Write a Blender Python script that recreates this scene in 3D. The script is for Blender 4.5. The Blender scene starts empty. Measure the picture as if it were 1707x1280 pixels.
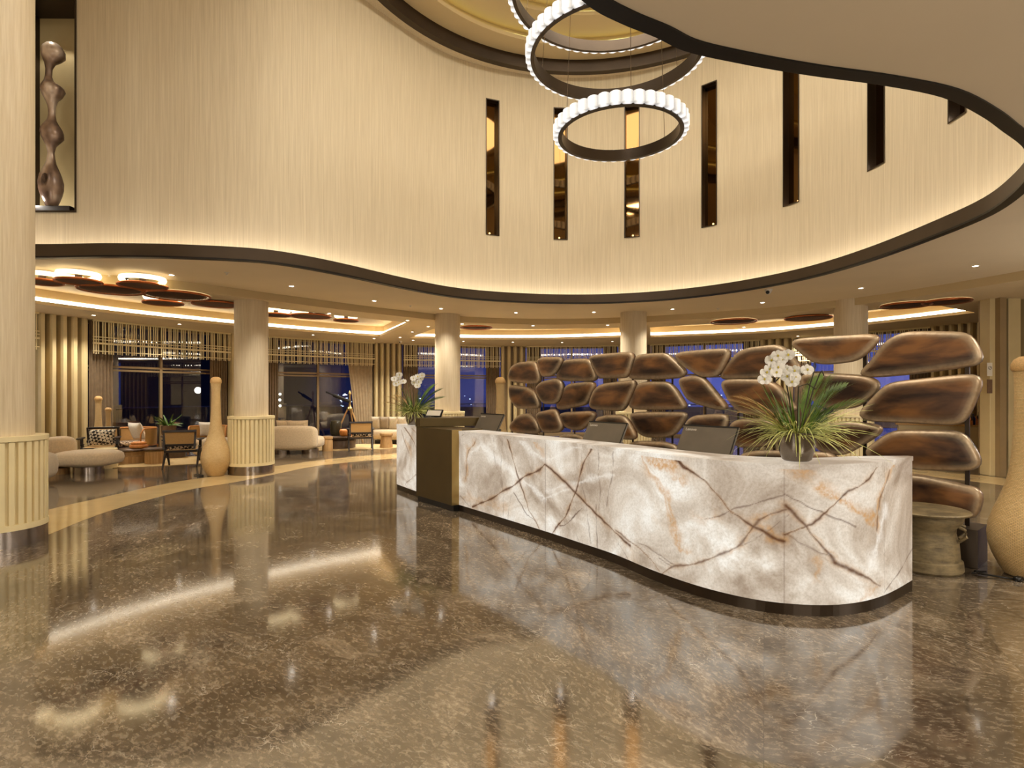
import bpy, bmesh, math, random
import numpy as np
from mathutils import Vector, Matrix
from mathutils.geometry import tessellate_polygon
random.seed(7)
PI = math.pi
sc = bpy.context.scene
COL = sc.collection
H = 1.6; FPX = 940.0; CX = 853.5; HY = 656.0
HC1 = 3.6; HC2 = 3.45; HTOP = 8.72

# ------------------------------------------------------------------ helpers
def tag(o, label=None, cat=None, group=None, kind=None):
    if label: o['label'] = label
    if cat: o['category'] = cat
    if group: o['group'] = group
    if kind: o['kind'] = kind
    return o

def empty(name, loc=(0, 0, 0), rz=0.0, label=None, cat=None, group=None, kind=None):
    o = bpy.data.objects.new(name, None); COL.objects.link(o)
    o.empty_display_size = 0.1
    o.location = loc; o.rotation_euler = (0, 0, rz)
    return tag(o, label, cat, group, kind)

class MB:
    def __init__(s): s.v = []; s.f = []; s.uv = None
    def add(s, vs, fs):
        n = len(s.v); s.v += [tuple(p) for p in vs]; s.f += [tuple(i + n for i in f) for f in fs]
        return s
    def box(s, c, d, rz=0.0, taper=1.0, rx=0.0, ry=0.0):
        x, y, z = d[0] / 2, d[1] / 2, d[2] / 2
        vs = []
        M = Matrix.Rotation(rz, 3, 'Z') @ Matrix.Rotation(ry, 3, 'Y') @ Matrix.Rotation(rx, 3, 'X')
        for k, zz in enumerate((-z, z)):
            t = 1.0 if k == 0 else taper
            for (a, b) in ((-x, -y), (x, -y), (x, y), (-x, y)):
                vs.append(M @ Vector((a * t, b * t, zz)) + Vector(c))
        return s.add(vs, [(3, 2, 1, 0), (4, 5, 6, 7), (0, 1, 5, 4), (1, 2, 6, 5), (2, 3, 7, 6), (3, 0, 4, 7)])
    def rbox(s, c, d, r=0.05, rz=0.0, seg=5, puff=0.0, rx=0.0):
        # soft rounded box: superellipsoid-like
        n, m = 24, 12
        vs = []; M = Matrix.Rotation(rz, 3, 'Z') @ Matrix.Rotation(rx, 3, 'X')
        e = r
        def sp(w, e): return math.copysign(abs(w) ** e, w)
        for j in range(m + 1):
            ph = -PI / 2 + PI * j / m
            for i in range(n):
                th = 2 * PI * i / n
                p = Vector((d[0] / 2 * sp(math.cos(ph), e) * sp(math.cos(th), e), d[1] / 2 * sp(math.cos(ph), e) * sp(math.sin(th), e), d[2] / 2 * sp(math.sin(ph), e)))
                vs.append(M @ p + Vector(c))
        fs = [(j * n + i, j * n + (i + 1) % n, (j + 1) * n + (i + 1) % n, (j + 1) * n + i) for j in range(m) for i in range(n)]
        return s.add(vs, fs)
    def lathe(s, prof, c=(0, 0, 0), seg=32, sx=1, sy=1, close=False):
        vs = []; n = seg
        for (r, z) in prof:
            for i in range(n):
                a = 2 * PI * i / n
                vs.append((c[0] + r * sx * math.cos(a), c[1] + r * sy * math.sin(a), c[2] + z))
        fs = [(j * n + i, j * n + (i + 1) % n, (j + 1) * n + (i + 1) % n, (j + 1) * n + i) for j in range(len(prof) - 1) for i in range(n)]
        if close:
            fs.append(tuple(range(n - 1, -1, -1))); fs.append(tuple((len(prof) - 1) * n + i for i in range(n)))
        return s.add(vs, fs)
    def tube(s, pts, r, seg=8, cap=True):
        pts = [Vector(p) for p in pts]; m = len(pts)
        rr = r if isinstance(r, (list, tuple)) else [r] * m
        vs = []; up = Vector((0, 0, 1))
        for k, p in enumerate(pts):
            t = (pts[min(k + 1, m - 1)] - pts[max(k - 1, 0)]).normalized()
            a = t.cross(up)
            if a.length < 0.05: a = t.cross(Vector((1, 0, 0)))
            a.normalize(); b = t.cross(a)
            for i in range(seg):
                q = 2 * PI * i / seg
                vs.append(p + (a * math.cos(q) + b * math.sin(q)) * rr[k])
        fs = [(j * seg + i, j * seg + (i + 1) % seg, (j + 1) * seg + (i + 1) % seg, (j + 1) * seg + i) for j in range(m - 1) for i in range(seg)]
        if cap: fs += [tuple(range(seg - 1, -1, -1)), tuple((m - 1) * seg + i for i in range(seg))]
        return s.add(vs, fs)
    def prism(s, poly, z0, z1):
        n = len(poly)
        vs = [(p[0], p[1], z0) for p in poly] + [(p[0], p[1], z1) for p in poly]
        return s.add(vs, [tuple(range(n - 1, -1, -1)), tuple(range(n, 2 * n))] + [(i, (i + 1) % n, (i + 1) % n + n, i + n) for i in range(n)])
    def strip(s, path, z0, z1, closed=False):
        n = len(path)
        vs = [(p[0], p[1], z0) for p in path] + [(p[0], p[1], z1) for p in path]
        return s.add(vs, [(i, (i + 1) % n, (i + 1) % n + n, i + n) for i in range(n if closed else n - 1)])
    def ledge(s, pa, pb, za, zb=None, closed=False):
        zb = za if zb is None else zb
        n = len(pa)
        vs = [(p[0], p[1], za) for p in pa] + [(p[0], p[1], zb) for p in pb]
        return s.add(vs, [(i, (i + 1) % n, (i + 1) % n + n, i + n) for i in range(n if closed else n - 1)])
    def fill(s, loops, z):
        L = [[Vector((p[0], p[1], 0)) for p in lp] for lp in loops]
        flat = [p for lp in L for p in lp]
        tris = tessellate_polygon(L)
        return s.add([(p.x, p.y, z) for p in flat], [t for t in tris])
    def build(s, name, mat, parent=None, smooth=False, bevel=0.0, world=False, auto=None):
        me = bpy.data.meshes.new(name)
        v = s.v
        if world and parent is not None:
            M = (Matrix.Translation(parent.location) @ parent.rotation_euler.to_matrix().to_4x4()).inverted()
            v = [tuple(M @ Vector(p)) for p in v]
        me.from_pydata(v, [], s.f); me.validate()
        bm = bmesh.new(); bm.from_mesh(me); bmesh.ops.recalc_face_normals(bm, faces=bm.faces); bm.to_mesh(me); bm.free()
        if s.uv is not None and len(s.uv) == len(me.vertices):
            ul = me.uv_layers.new(name='UVMap')
            for lp in me.loops: ul.data[lp.index].uv = s.uv[lp.vertex_index]
        me.materials.append(mat)
        if smooth:
            me.polygons.foreach_set('use_smooth', [True] * len(me.polygons))
            if auto: me.set_sharp_from_angle(angle=auto)
        o = bpy.data.objects.new(name, me); COL.objects.link(o)
        if parent: o.parent = parent
        if bevel:
            b = o.modifiers.new('bevel', 'BEVEL'); b.width = bevel; b.segments = 2; b.limit_method = 'ANGLE'
        return o

def catmull(pts, n=8, closed=False):
    P = [Vector((p[0], p[1])) for p in pts]; m = len(P); out = []
    rng = range(m) if closed else range(m - 1)
    for i in rng:
        if closed: p0, p1, p2, p3 = P[(i - 1) % m], P[i], P[(i + 1) % m], P[(i + 2) % m]
        else: p0, p1, p2, p3 = P[max(i - 1, 0)], P[i], P[i + 1], P[min(i + 2, m - 1)]
        # centripetal parametrisation
        t0 = 0; t1 = max((p1 - p0).length, 1e-4) ** .5; t2 = t1 + max((p2 - p1).length, 1e-4) ** .5; t3 = t2 + max((p3 - p2).length, 1e-4) ** .5
        for k in range(n):
            t = t1 + (t2 - t1) * k / n
            if (p1 - p0).length < 1e-6: A1 = p1
            else: A1 = p0 * ((t1 - t) / (t1 - t0)) + p1 * ((t - t0) / (t1 - t0))
            A2 = p1 * ((t2 - t) / (t2 - t1)) + p2 * ((t - t1) / (t2 - t1))
            if (p3 - p2).length < 1e-6: A3 = p2
            else: A3 = p2 * ((t3 - t) / (t3 - t2)) + p3 * ((t - t2) / (t3 - t2))
            B1 = A1 * ((t2 - t) / (t2 - t0)) + A2 * ((t - t0) / (t2 - t0))
            B2 = A2 * ((t3 - t) / (t3 - t1)) + A3 * ((t - t1) / (t3 - t1))
            C = B1 * ((t2 - t) / (t2 - t1)) + B2 * ((t - t1) / (t2 - t1))
            out.append((C.x, C.y))
    if not closed: out.append((P[-1].x, P[-1].y))
    return out

def offset(path, d, closed=False):
    n = len(path); out = []
    for i, p in enumerate(path):
        if closed: a, b = path[(i - 1) % n], path[(i + 1) % n]
        else: a, b = path[max(i - 1, 0)], path[min(i + 1, n - 1)]
        tx, ty = b[0] - a[0], b[1] - a[1]; l = math.hypot(tx, ty) or 1
        out.append((p[0] - ty / l * d, p[1] + tx / l * d))
    return out

def arclen(path):
    s = [0.0]
    for a, b in zip(path[:-1], path[1:]): s.append(s[-1] + math.hypot(b[0] - a[0], b[1] - a[1]))
    return s
def at_s(path, S, s):
    s = min(max(s, 0), S[-1])
    for i in range(len(path) - 1):
        if S[i + 1] >= s:
            t = (s - S[i]) / max(S[i + 1] - S[i], 1e-9)
            a, b = path[i], path[i + 1]
            return (a[0] + (b[0] - a[0]) * t, a[1] + (b[1] - a[1]) * t)
    return path[-1]
def ray_hits(path, px, S=None):
    """where the sight line of photo column px crosses a plan curve: list of (Y, X, s)"""
    S = S or arclen(path); u = (px - CX) / FPX; out = []
    for i in range(len(path) - 1):
        (x0, y0), (x1, y1) = path[i], path[i + 1]
        d0, d1 = x0 - u * y0, x1 - u * y1
        if d0 == d1 or d0 * d1 > 0: continue
        t = d0 / (d0 - d1); y = y0 + (y1 - y0) * t
        if y > 0.2: out.append((y, u * y, S[i] + (S[i + 1] - S[i]) * t))
    return sorted(out)
def P(px, py, z=0.0):
    Y = FPX * (H - z) / (py - HY) if abs(py - HY) > 0.01 else 1e3
    return ((px - CX) / FPX * Y, Y)
def PY(px, Y): return ((px - CX) / FPX * Y, Y)
def ZY(py, Y): return H + (HY - py) / FPX * Y

# ------------------------------------------------------------------ materials
def rgb(r, g, b):
    f = lambda c: ((c / 255 + 0.055) / 1.055) ** 2.4 if c > 10 else c / 255 / 12.92
    return (f(r), f(g), f(b), 1)
class NT:
    def __init__(s, name):
        s.m = bpy.data.materials.new(name); s.m.use_nodes = True; s.t = s.m.node_tree
        s.b = s.t.nodes['Principled BSDF']; s.out = s.t.nodes['Material Output']
    def n(s, typ, **kw):
        o = s.t.nodes.new('ShaderNode' + typ)
        for k, v in kw.items():
            if k in o.inputs.keys() if isinstance(k, str) else False: pass
            setattr(o, k, v)
        return o
    def l(s, a, b): s.t.links.new(a, b)
    def coord(s, scale=(1, 1, 1), kind='Object', rot=(0, 0, 0)):
        c = s.n('TexCoord'); m = s.n('Mapping'); m.inputs['Scale'].default_value = scale; m.inputs['Rotation'].default_value = rot
        s.l(c.outputs[kind], m.inputs['Vector']); return m.outputs['Vector']
    def noise(s, vec, scale=5, detail=3, rough=0.5, dist=0.0):
        n = s.n('TexNoise'); n.inputs['Scale'].default_value = scale; n.inputs['Detail'].default_value = detail
        n.inputs['Roughness'].default_value = rough; n.inputs['Distortion'].default_value = dist
        s.l(vec, n.inputs['Vector']); return n
    def ramp(s, fac, stops):
        r = s.n('ValToRGB'); e = r.color_ramp.elements
        while len(e) < len(stops): e.new(0.5)
        for i, (p, c) in enumerate(stops): e[i].position = p; e[i].color = c
        s.l(fac, r.inputs['Fac']); return r.outputs['Color']
    def mix(s, fac, a, b, mode='MIX'):
        m = s.n('Mix', data_type='RGBA', blend_type=mode)
        for i, v in ((0, fac), (6, a), (7, b)):
            if hasattr(v, 'is_output'): s.l(v, m.inputs[i])
            else: m.inputs[i].default_value = v
        return m.outputs[2]
    def bump(s, h, strength=0.3, dist=0.01):
        b = s.n('Bump'); b.inputs['Strength'].default_value = strength; b.inputs['Distance'].default_value = dist
        s.l(h, b.inputs['Height']); s.l(b.outputs['Normal'], s.b.inputs['Normal'])
    def set(s, **kw):
        for k, v in kw.items():
            k = {'rough': 'Roughness', 'metal': 'Metallic', 'ior': 'IOR', 'color': 'Base Color', 'coat': 'Coat Weight', 'sheen': 'Sheen Weight', 'trans': 'Transmission Weight'}.get(k, k)
            if hasattr(v, 'is_output'): s.l(v, s.b.inputs[k])
            else: s.b.inputs[k].default_value = v
        return s

def plain(name, c, rough=0.5, metal=0.0, var=0.12, scale=6.0, bump=0.0, bscale=80, **kw):
    t = NT(name); v = t.coord()
    n = t.noise(v, scale, 3)
    d = tuple(x * (1 - var) for x in c[:3]) + (1,); h = tuple(min(1, x * (1 + var)) for x in c[:3]) + (1,)
    t.set(color=t.ramp(n.outputs['Fac'], [(0.3, d), (0.7, h)]), rough=rough, metal=metal, **kw)
    if bump:
        n2 = t.noise(v, bscale, 2); t.bump(n2.outputs['Fac'], bump, 0.005)
    return t.m
def emit(name, c, strength):
    t = NT(name); e = t.n('Emission'); e.inputs['Color'].default_value = c; e.inputs['Strength'].default_value = strength
    n = t.noise(t.coord(), 4, 1); t.l(t.ramp(n.outputs['Fac'], [(0.2, tuple(x * .94 for x in c[:3]) + (1,)), (0.8, c)]), e.inputs['Color'])
    t.l(e.outputs[0], t.out.inputs['Surface']); return t.m
def streak(name, c1, c2, fine=90, rough=0.7, bump=0.25, kind='Object', long=1.2):
    t = NT(name); v = t.coord((fine, fine, long), kind)
    n = t.noise(v, 1.0, 4, 0.65)
    c = t.ramp(n.outputs['Fac'], [(0.25, c1), (0.75, c2)])
    t.set(color=c, rough=rough); t.bump(n.outputs['Fac'], bump, 0.001); return t.m

M = {}
M['wallpaper'] = streak('drum_wallpaper', rgb(200, 182, 150), rgb(226, 210, 180), 55, 0.8, 0.12, long=1.0)
M['column_veneer'] = streak('column_veneer', rgb(200, 178, 142), rgb(226, 209, 178), 60, 0.6, 0.2, long=1.6)
M['tan'] = plain('tan_lacquer', rgb(204, 182, 134), 0.42, var=0.05, scale=3)
M['tan_light'] = plain('tan_fluting', rgb(236, 217, 168), 0.42, var=0.04, scale=3)
M['tan_dark'] = plain('tan_frame', rgb(150, 125, 88), 0.45, var=0.05)
M['soffit'] = plain('soffit_paint', rgb(232, 214, 184), 0.75, var=0.03, scale=1)
M['ceil'] = plain('ceiling_paint', rgb(226, 206, 170), 0.75, var=0.03, scale=1)
M['tray'] = plain('tray_paint', rgb(205, 182, 138), 0.7, var=0.03, scale=1)
M['dark_metal'] = plain('dark_bronze_metal', rgb(66, 54, 42), 0.35, 0.7, var=0.1, scale=2)
M['fascia'] = plain('fascia_bronze', rgb(84, 72, 60), 0.42, 0.75, var=0.1, scale=1.5)
M['black_metal'] = plain('black_metal', rgb(26, 23, 21), 0.4, 0.4, var=0.1)
M['steel'] = plain('brushed_steel', rgb(150, 138, 128), 0.22, 0.95, var=0.08)
M['brass'] = plain('brushed_brass', rgb(172, 146, 92), 0.33, 0.9, var=0.12, scale=3)
M['podium'] = plain('dark_brass_sheet', rgb(92, 76, 46), 0.38, 0.8, var=0.1, scale=2)
M['darkwood'] = plain('dark_stained_wood', rgb(34, 22, 16), 0.4, var=0.25, scale=14)
M['cane'] = plain('woven_cane', rgb(206, 164, 104), 0.6, var=0.2, scale=120, bump=0.5, bscale=200)
M['rattan'] = plain('honey_rattan', rgb(196, 132, 70), 0.5, var=0.2, scale=40, bump=0.3)
M['sofa'] = plain('beige_boucle', rgb(212, 190, 156), 0.9, var=0.1, scale=30, bump=0.5, bscale=150, sheen=0.3)
M['sofa_white'] = plain('cream_boucle', rgb(208, 193, 168), 0.9, var=0.06, scale=30, bump=0.5, bscale=150, sheen=0.3)
M['cushion_white'] = plain('white_linen', rgb(232, 224, 210), 0.9, var=0.06, scale=25, bump=0.4)
M['cushion_grey'] = plain('grey_linen', rgb(164, 148, 126), 0.9, var=0.12, scale=60, bump=0.4)
M['rug'] = plain('straw_rug', rgb(196, 168, 118), 0.95, var=0.1, scale=20, bump=0.5, bscale=90)
M['log'] = streak('log_wood', rgb(150, 108, 62), rgb(206, 166, 110), 25, 0.6, 0.3)
M['tablewood'] = plain('dark_table_wood', rgb(92, 74, 60), 0.35, var=0.2, scale=12)
M['terracotta'] = plain('brown_clay', rgb(112, 84, 60), 0.7, var=0.15, scale=20)
M['orangewood'] = plain('orange_wood', rgb(206, 132, 60), 0.5, var=0.2, scale=25)
M['curtain'] = plain('brown_curtain', rgb(126, 104, 78), 0.85, var=0.1, scale=8)
M['curtain_light'] = plain('taupe_curtain', rgb(176, 154, 122), 0.85, var=0.1, scale=8)
M['inlay'] = plain('beige_marble_inlay', rgb(206, 176, 124), 0.1, var=0.08, scale=2.5, ior=2.0)
M['terrace'] = plain('terrace_paving', rgb(40, 36, 32), 0.6)
M['leaf'] = plain('leaf_green', rgb(88, 116, 38), 0.5, var=0.4, scale=12)
M['leaf_light'] = plain('leaf_variegated', rgb(206, 208, 126), 0.5, var=0.35, scale=18)
M['leaf_dry'] = plain('leaf_dry', rgb(176, 140, 84), 0.6, var=0.3, scale=15)
M['stem'] = plain('orchid_stem_green', rgb(52, 44, 22), 0.5)
M['petal'] = plain('white_petal', rgb(244, 240, 232), 0.6, var=0.03, scale=20)
M['petal_core'] = plain('yellow_core', rgb(196, 176, 60), 0.6)
M['chrome_pot'] = plain('satin_nickel', rgb(128, 118, 106), 0.24, 0.95, var=0.1, scale=3)
M['plastic'] = plain('monitor_grey', rgb(124, 116, 104), 0.32, 0.5, var=0.08)
M['plastic_black'] = plain('monitor_black', rgb(24, 22, 20), 0.35)
M['white_paint'] = plain('white_plastic', rgb(226, 216, 200), 0.5, var=0.03)
M['copper'] = plain('copper_rim', rgb(186, 106, 60), 0.3, 0.9)
M['lattice'] = plain('brown_lattice', rgb(84, 56, 36), 0.6, var=0.2)
M['warm'] = emit('warm_led', (1.0, 0.84, 0.60, 1), 4.5)
M['warm_cove'] = emit('warm_cove_led', (1.0, 0.87, 0.66, 1), 8.0)
M['cool_cove'] = emit('drum_cove_led', (1.0, 0.94, 0.86, 1), 13.0)
M['green_cove'] = emit('dome_cove_led', (0.95, 0.90, 0.34, 1), 2.0)
M['lamp'] = emit('downlight_lens', (1.0, 0.93, 0.82, 1), 12.0)
M['halo'] = emit('disc_halo', (1.0, 0.80, 0.46, 1), 3.0)
M['globe'] = emit('globe_glow', (1.0, 0.95, 0.75, 1), 2.5)
M['city'] = emit('distant_lights', (0.75, 0.85, 1.0, 1), 2.0)

def crystal():
    t = NT('glowing_crystal'); v = t.coord((6, 6, 40))
    n = t.noise(v, 1, 2)
    c = t.ramp(n.outputs['Fac'], [(0.3, (0.85, 0.84, 0.81, 1)), (0.6, (1, 1, 1, 1))])
    # shading painted into the glow: each cup dims towards its two sides
    sx = t.n('SeparateXYZ'); t.l(t.coord(), sx.inputs[0]); ab = t.n('Math', operation='ABSOLUTE'); t.l(sx.outputs['Y'], ab.inputs[0])
    mr = t.n('MapRange'); mr.inputs['From Min'].default_value = 0.02; mr.inputs['From Max'].default_value = 0.078; mr.inputs['To Min'].default_value = 0.62; mr.inputs['To Max'].default_value = 0.15; t.l(ab.outputs[0], mr.inputs['Value'])
    t.set(color=(.55, .54, .52, 1), rough=.3); t.l(c, t.b.inputs['Emission Color']); t.l(mr.outputs[0], t.b.inputs['Emission Strength']); return t.m
M['crystal'] = crystal()

def weave(name, c1, c2, nu, nv, bumpk=0.9, rough=0.55):
    t = NT(name); v = t.coord((nu, nv, 1), 'UV')
    b = t.n('TexBrick'); b.offset = 0.5; b.inputs['Scale'].default_value = 1; b.inputs['Mortar Size'].default_value = 0.06
    b.inputs['Mortar Smooth'].default_value = 0.8; b.inputs['Brick Width'].default_value = 1.0; b.inputs['Row Height'].default_value = 0.5
    b.inputs['Color1'].default_value = c1; b.inputs['Color2'].default_value = c2
    b.inputs['Mortar'].default_value = tuple(x * .28 for x in c1[:3]) + (1,)
    t.l(v, b.inputs['Vector'])
    n = t.noise(t.coord(), 5, 2)
    c = t.mix(0.25, b.outputs['Color'], t.ramp(n.outputs['Fac'], [(0.3, c1), (0.7, c2)]))
    t.set(color=c, rough=rough)
    inv = t.n('Math', operation='SUBTRACT'); inv.inputs[0].default_value = 1; t.l(b.outputs['Fac'], inv.inputs[1])
    t.bump(inv.outputs[0], bumpk, 0.006); return t.m
M['weave'] = weave('woven_rattan', rgb(224, 184, 122), rgb(240, 206, 146), 56, 84)

def marble():
    t = NT('grey_brown_marble')
    c = t.n('TexCoord'); rot = t.n('Mapping'); rot.inputs['Rotation'].default_value = (0, 0, 0.42)
    t.l(c.outputs['Object'], rot.inputs['Vector'])
    sn = t.n('VectorMath', operation='SNAP'); sn.inputs[1].default_value = (1.35, 1.35, 10)
    t.l(rot.outputs[0], sn.inputs[0])
    wn = t.n('TexWhiteNoise'); t.l(sn.outputs[0], wn.inputs['Vector'])
    ms = t.n('VectorMath', operation='SCALE'); ms.inputs['Scale'].default_value = 14; t.l(wn.outputs['Color'], ms.inputs[0])
    ad = t.n('VectorMath', operation='ADD'); t.l(rot.outputs[0], ad.inputs[0]); t.l(ms.outputs[0], ad.inputs[1])
    ro = t.n('VectorRotate', rotation_type='Z_AXIS'); t.l(ad.outputs[0], ro.inputs['Vector'])
    an = t.n('Math', operation='MULTIPLY_ADD'); an.inputs[1].default_value = 1.5; an.inputs[2].default_value = -0.4; t.l(wn.outputs['Value'], an.inputs[0]); t.l(an.outputs[0], ro.inputs['Angle'])
    mp = t.n('Mapping'); mp.inputs['Scale'].default_value = (1, 1.9, 1); t.l(ro.outputs[0], mp.inputs['Vector'])
    v = mp.outputs[0]
    n1 = t.noise(v, 1.1, 12, 0.70, 0.9)
    base = t.ramp(n1.outputs['Fac'], [(0.30, rgb(38, 30, 22)), (0.44, rgb(74, 62, 48)), (0.56, rgb(112, 97, 78)), (0.70, rgb(168, 151, 128))])
    n2 = t.noise(v, 22, 6, 0.75, 0.4)
    base = t.mix(0.32, base, t.ramp(n2.outputs['Fac'], [(0.36, rgb(44, 34, 25)), (0.50, rgb(98, 84, 66)), (0.60, rgb(196, 178, 152))]))
    # thin pale veins
    n3 = t.noise(v, 3.5, 4, 0.6, 0.6)
    dm = t.n('Mix', data_type='VECTOR'); dm.inputs[0].default_value = 0.30; t.l(v, dm.inputs[4]); t.l(n3.outputs['Color'], dm.inputs[5])
    vo = t.n('TexVoronoi', feature='DISTANCE_TO_EDGE'); vo.inputs['Scale'].default_value = 7.5; t.l(dm.outputs[1], vo.inputs['Vector'])
    vf = t.ramp(vo.outputs['Distance'], [(0.0, (.8, .8, .8, 1)), (0.022, (0, 0, 0, 1))])
    n4 = t.noise(v, 2.2, 3)
    gate = t.ramp(n4.outputs['Fac'], [(0.50, (0, 0, 0, 1)), (0.66, (0.9, 0.9, 0.9, 1))])
    f = t.mix(1.0, vf, gate, 'MULTIPLY')
    base = t.mix(f, base, rgb(212, 200, 180))
    # per-slab tone
    tone = t.ramp(wn.outputs['Value'], [(0, (0.80, 0.80, 0.80, 1)), (1, (1.12, 1.10, 1.07, 1))])
    base = t.mix(1.0, base, tone, 'MULTIPLY')
    # joints
    br = t.n('TexBrick'); br.offset = 0; br.squash = 1
    br.inputs['Scale'].default_value = 1; br.inputs['Brick Width'].default_value = 1.35; br.inputs['Row Height'].default_value = 1.35
    br.inputs['Mortar Size'].default_value = 0.0016; br.inputs['Mortar Smooth'].default_value = 0.2
    t.l(rot.outputs[0], br.inputs['Vector'])
    base = t.mix(br.outputs['Fac'], base, rgb(60, 50, 40))
    rr = t.ramp(n2.outputs['Fac'], [(0.3, (0.06, 0.06, 0.06, 1)), (0.8, (0.13, 0.13, 0.13, 1))])
    t.set(color=base, rough=rr, ior=2.8)
    return t.m
M['marble'] = marble()

def bronze_leather():
    t = NT('patina_bronze_lit_rim'); oi = t.n('ObjectInfo')
    c = t.n('TexCoord'); ad = t.n('VectorMath', operation='ADD'); sc_ = t.n('VectorMath', operation='SCALE'); sc_.inputs['Scale'].default_value = 30
    cm = t.n('CombineXYZ'); t.l(oi.outputs['Random'], cm.inputs[0]); t.l(oi.outputs['Random'], cm.inputs[2]); t.l(cm.outputs[0], sc_.inputs[0])
    t.l(c.outputs['Object'], ad.inputs[0]); t.l(sc_.outputs[0], ad.inputs[1])
    mp = t.n('Mapping'); mp.inputs['Scale'].default_value = (1.2, 1.2, 3.2); t.l(ad.outputs[0], mp.inputs['Vector'])
    n = t.noise(mp.outputs[0], 1.6, 4, 0.5, 0.3)
    base = t.ramp(n.outputs['Fac'], [(0.36, rgb(50, 34, 26)), (0.50, rgb(96, 66, 44)), (0.66, rgb(146, 100, 58))])
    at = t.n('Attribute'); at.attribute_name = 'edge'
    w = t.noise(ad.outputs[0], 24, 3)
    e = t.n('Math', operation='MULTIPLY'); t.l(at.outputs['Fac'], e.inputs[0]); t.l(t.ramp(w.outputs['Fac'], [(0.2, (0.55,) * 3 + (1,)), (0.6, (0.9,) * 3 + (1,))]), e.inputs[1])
    base = t.mix(e.outputs[0], base, rgb(210, 186, 152))  # paler rim: patina plus the bevel's highlight, put into the colour
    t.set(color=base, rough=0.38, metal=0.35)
    f = t.noise(ad.outputs[0], 160, 2); t.bump(f.outputs['Fac'], 0.15, 0.003)
    return t.m
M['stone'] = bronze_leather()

def onyx(name, strength, attrs=True):
    t = NT(name); v = t.coord()
    n1 = t.noise(v, 1.5, 6, 0.6, 0.8); n2 = t.noise(v, 55, 3, 0.7); n3 = t.noise(t.coord((1, 1, .7)), 0.9, 4, 0.6, 0.4)
    base = t.ramp(n1.outputs['Fac'], [(0.30, rgb(156, 136, 116)), (0.43, rgb(196, 180, 162)), (0.54, rgb(228, 217, 202)), (0.66, rgb(255, 252, 244))])
    base = t.mix(1.0, base, t.ramp(n2.outputs['Fac'], [(0.30, (0.80, 0.78, 0.74, 1)), (0.58, (1, 1, 1, 1))]), 'MULTIPLY')
    warm = t.ramp(n3.outputs['Fac'], [(0.60, (0, 0, 0, 1)), (0.80, (0.45, 0.45, 0.45, 1))])
    base = t.mix(warm, base, rgb(214, 176, 122))
    if attrs:
        for nm, col, k in (('lightband', rgb(255, 252, 244), 0.8), ('gold', rgb(200, 142, 62), 0.9), ('vein', rgb(78, 36, 4), 1.0)):
            at = t.n('Attribute'); at.attribute_name = nm
            w = t.noise(v, 38, 3, 0.6)
            mm = t.n('Math', operation='MULTIPLY'); t.l(at.outputs['Fac'], mm.inputs[0])
            lo = 0.85 if nm == 'vein' else 0.25
            t.l(t.ramp(w.outputs['Fac'], [(0.3, (lo,) * 3 + (1,)), (0.6, (k,) * 3 + (1,))]), mm.inputs[1])
            base = t.mix(mm.outputs[0], base, col)
    dk = t.mix(1.0, base, (0.35, 0.35, 0.35, 1), 'MULTIPLY')
    t.set(color=dk, rough=0.38)
    t.l(base, t.b.inputs['Emission Color']); t.b.inputs['Emission Strength'].default_value = strength
    return t.m
M['onyx'] = onyx('backlit_onyx', 0.48)
M['onyx_top'] = onyx('onyx_slab', 0.46, False)

def glass(name, tint=(1, 1, 1, 1), refl=0.0, rough=0.0):
    t = NT(name); tr = t.n('BsdfTransparent'); tr.inputs[0].default_value = tint
    g = t.n('BsdfGlossy'); g.inputs['Roughness'].default_value = rough; g.inputs[0].default_value = (1, 1, 1, 1)
    f = t.n('Fresnel'); f.inputs['IOR'].default_value = 1.5 + refl
    mx = t.n('MixShader'); t.l(f.outputs[0], mx.inputs[0]); t.l(tr.outputs[0], mx.inputs[1]); t.l(g.outputs[0], mx.inputs[2])
    t.l(mx.outputs[0], t.out.inputs['Surface']); return t.m
M['glass'] = glass('window_glass', (0.80, 0.84, 0.92, 1), 0.75)
M['mirror'] = plain('bronze_mirror', rgb(98, 72, 42), 0.04, 1.0, var=0.03, scale=1)

def pattern_fabric(name, c1, c2, scale):
    t = NT(name); v = t.coord((scale, scale, scale), rot=(0.2, 0.3, PI / 4))
    b = t.n('TexChecker'); b.inputs['Scale'].default_value = 1; b.inputs['Color1'].default_value = c1; b.inputs['Color2'].default_value = c2
    n = t.noise(t.coord(), 20, 2); dm = t.n('Mix', data_type='VECTOR'); dm.inputs[0].default_value = 0.15; t.l(v, dm.inputs[4]); t.l(n.outputs['Color'], dm.inputs[5])
    t.l(dm.outputs[1], b.inputs['Vector']); t.set(color=b.outputs['Color'], rough=0.9); return t.m
M['zigzag'] = pattern_fabric('patterned_cushion', rgb(36, 30, 26), rgb(206, 192, 168), 22)
M['trellis'] = pattern_fabric('trellis_seat', rgb(60, 34, 24), rgb(216, 190, 160), 16)
def weathered():
    t = NT('weathered_bronze'); v = t.coord(); n = t.noise(t.coord((3, 3, 14)), 1.5, 6, 0.65); n2 = t.noise(v, 9, 5, 0.6)
    c = t.mix(0.4, t.ramp(n.outputs['Fac'], [(0.3, rgb(70, 60, 44)), (0.6, rgb(150, 130, 92))]), t.ramp(n2.outputs['Fac'], [(0.35, rgb(72, 64, 50)), (0.65, rgb(152, 134, 98))]))
    t.set(color=c, rough=0.55, metal=0.3); t.bump(n.outputs['Fac'], 0.5, 0.01); return t.m
M['drum'] = weathered()
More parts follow.
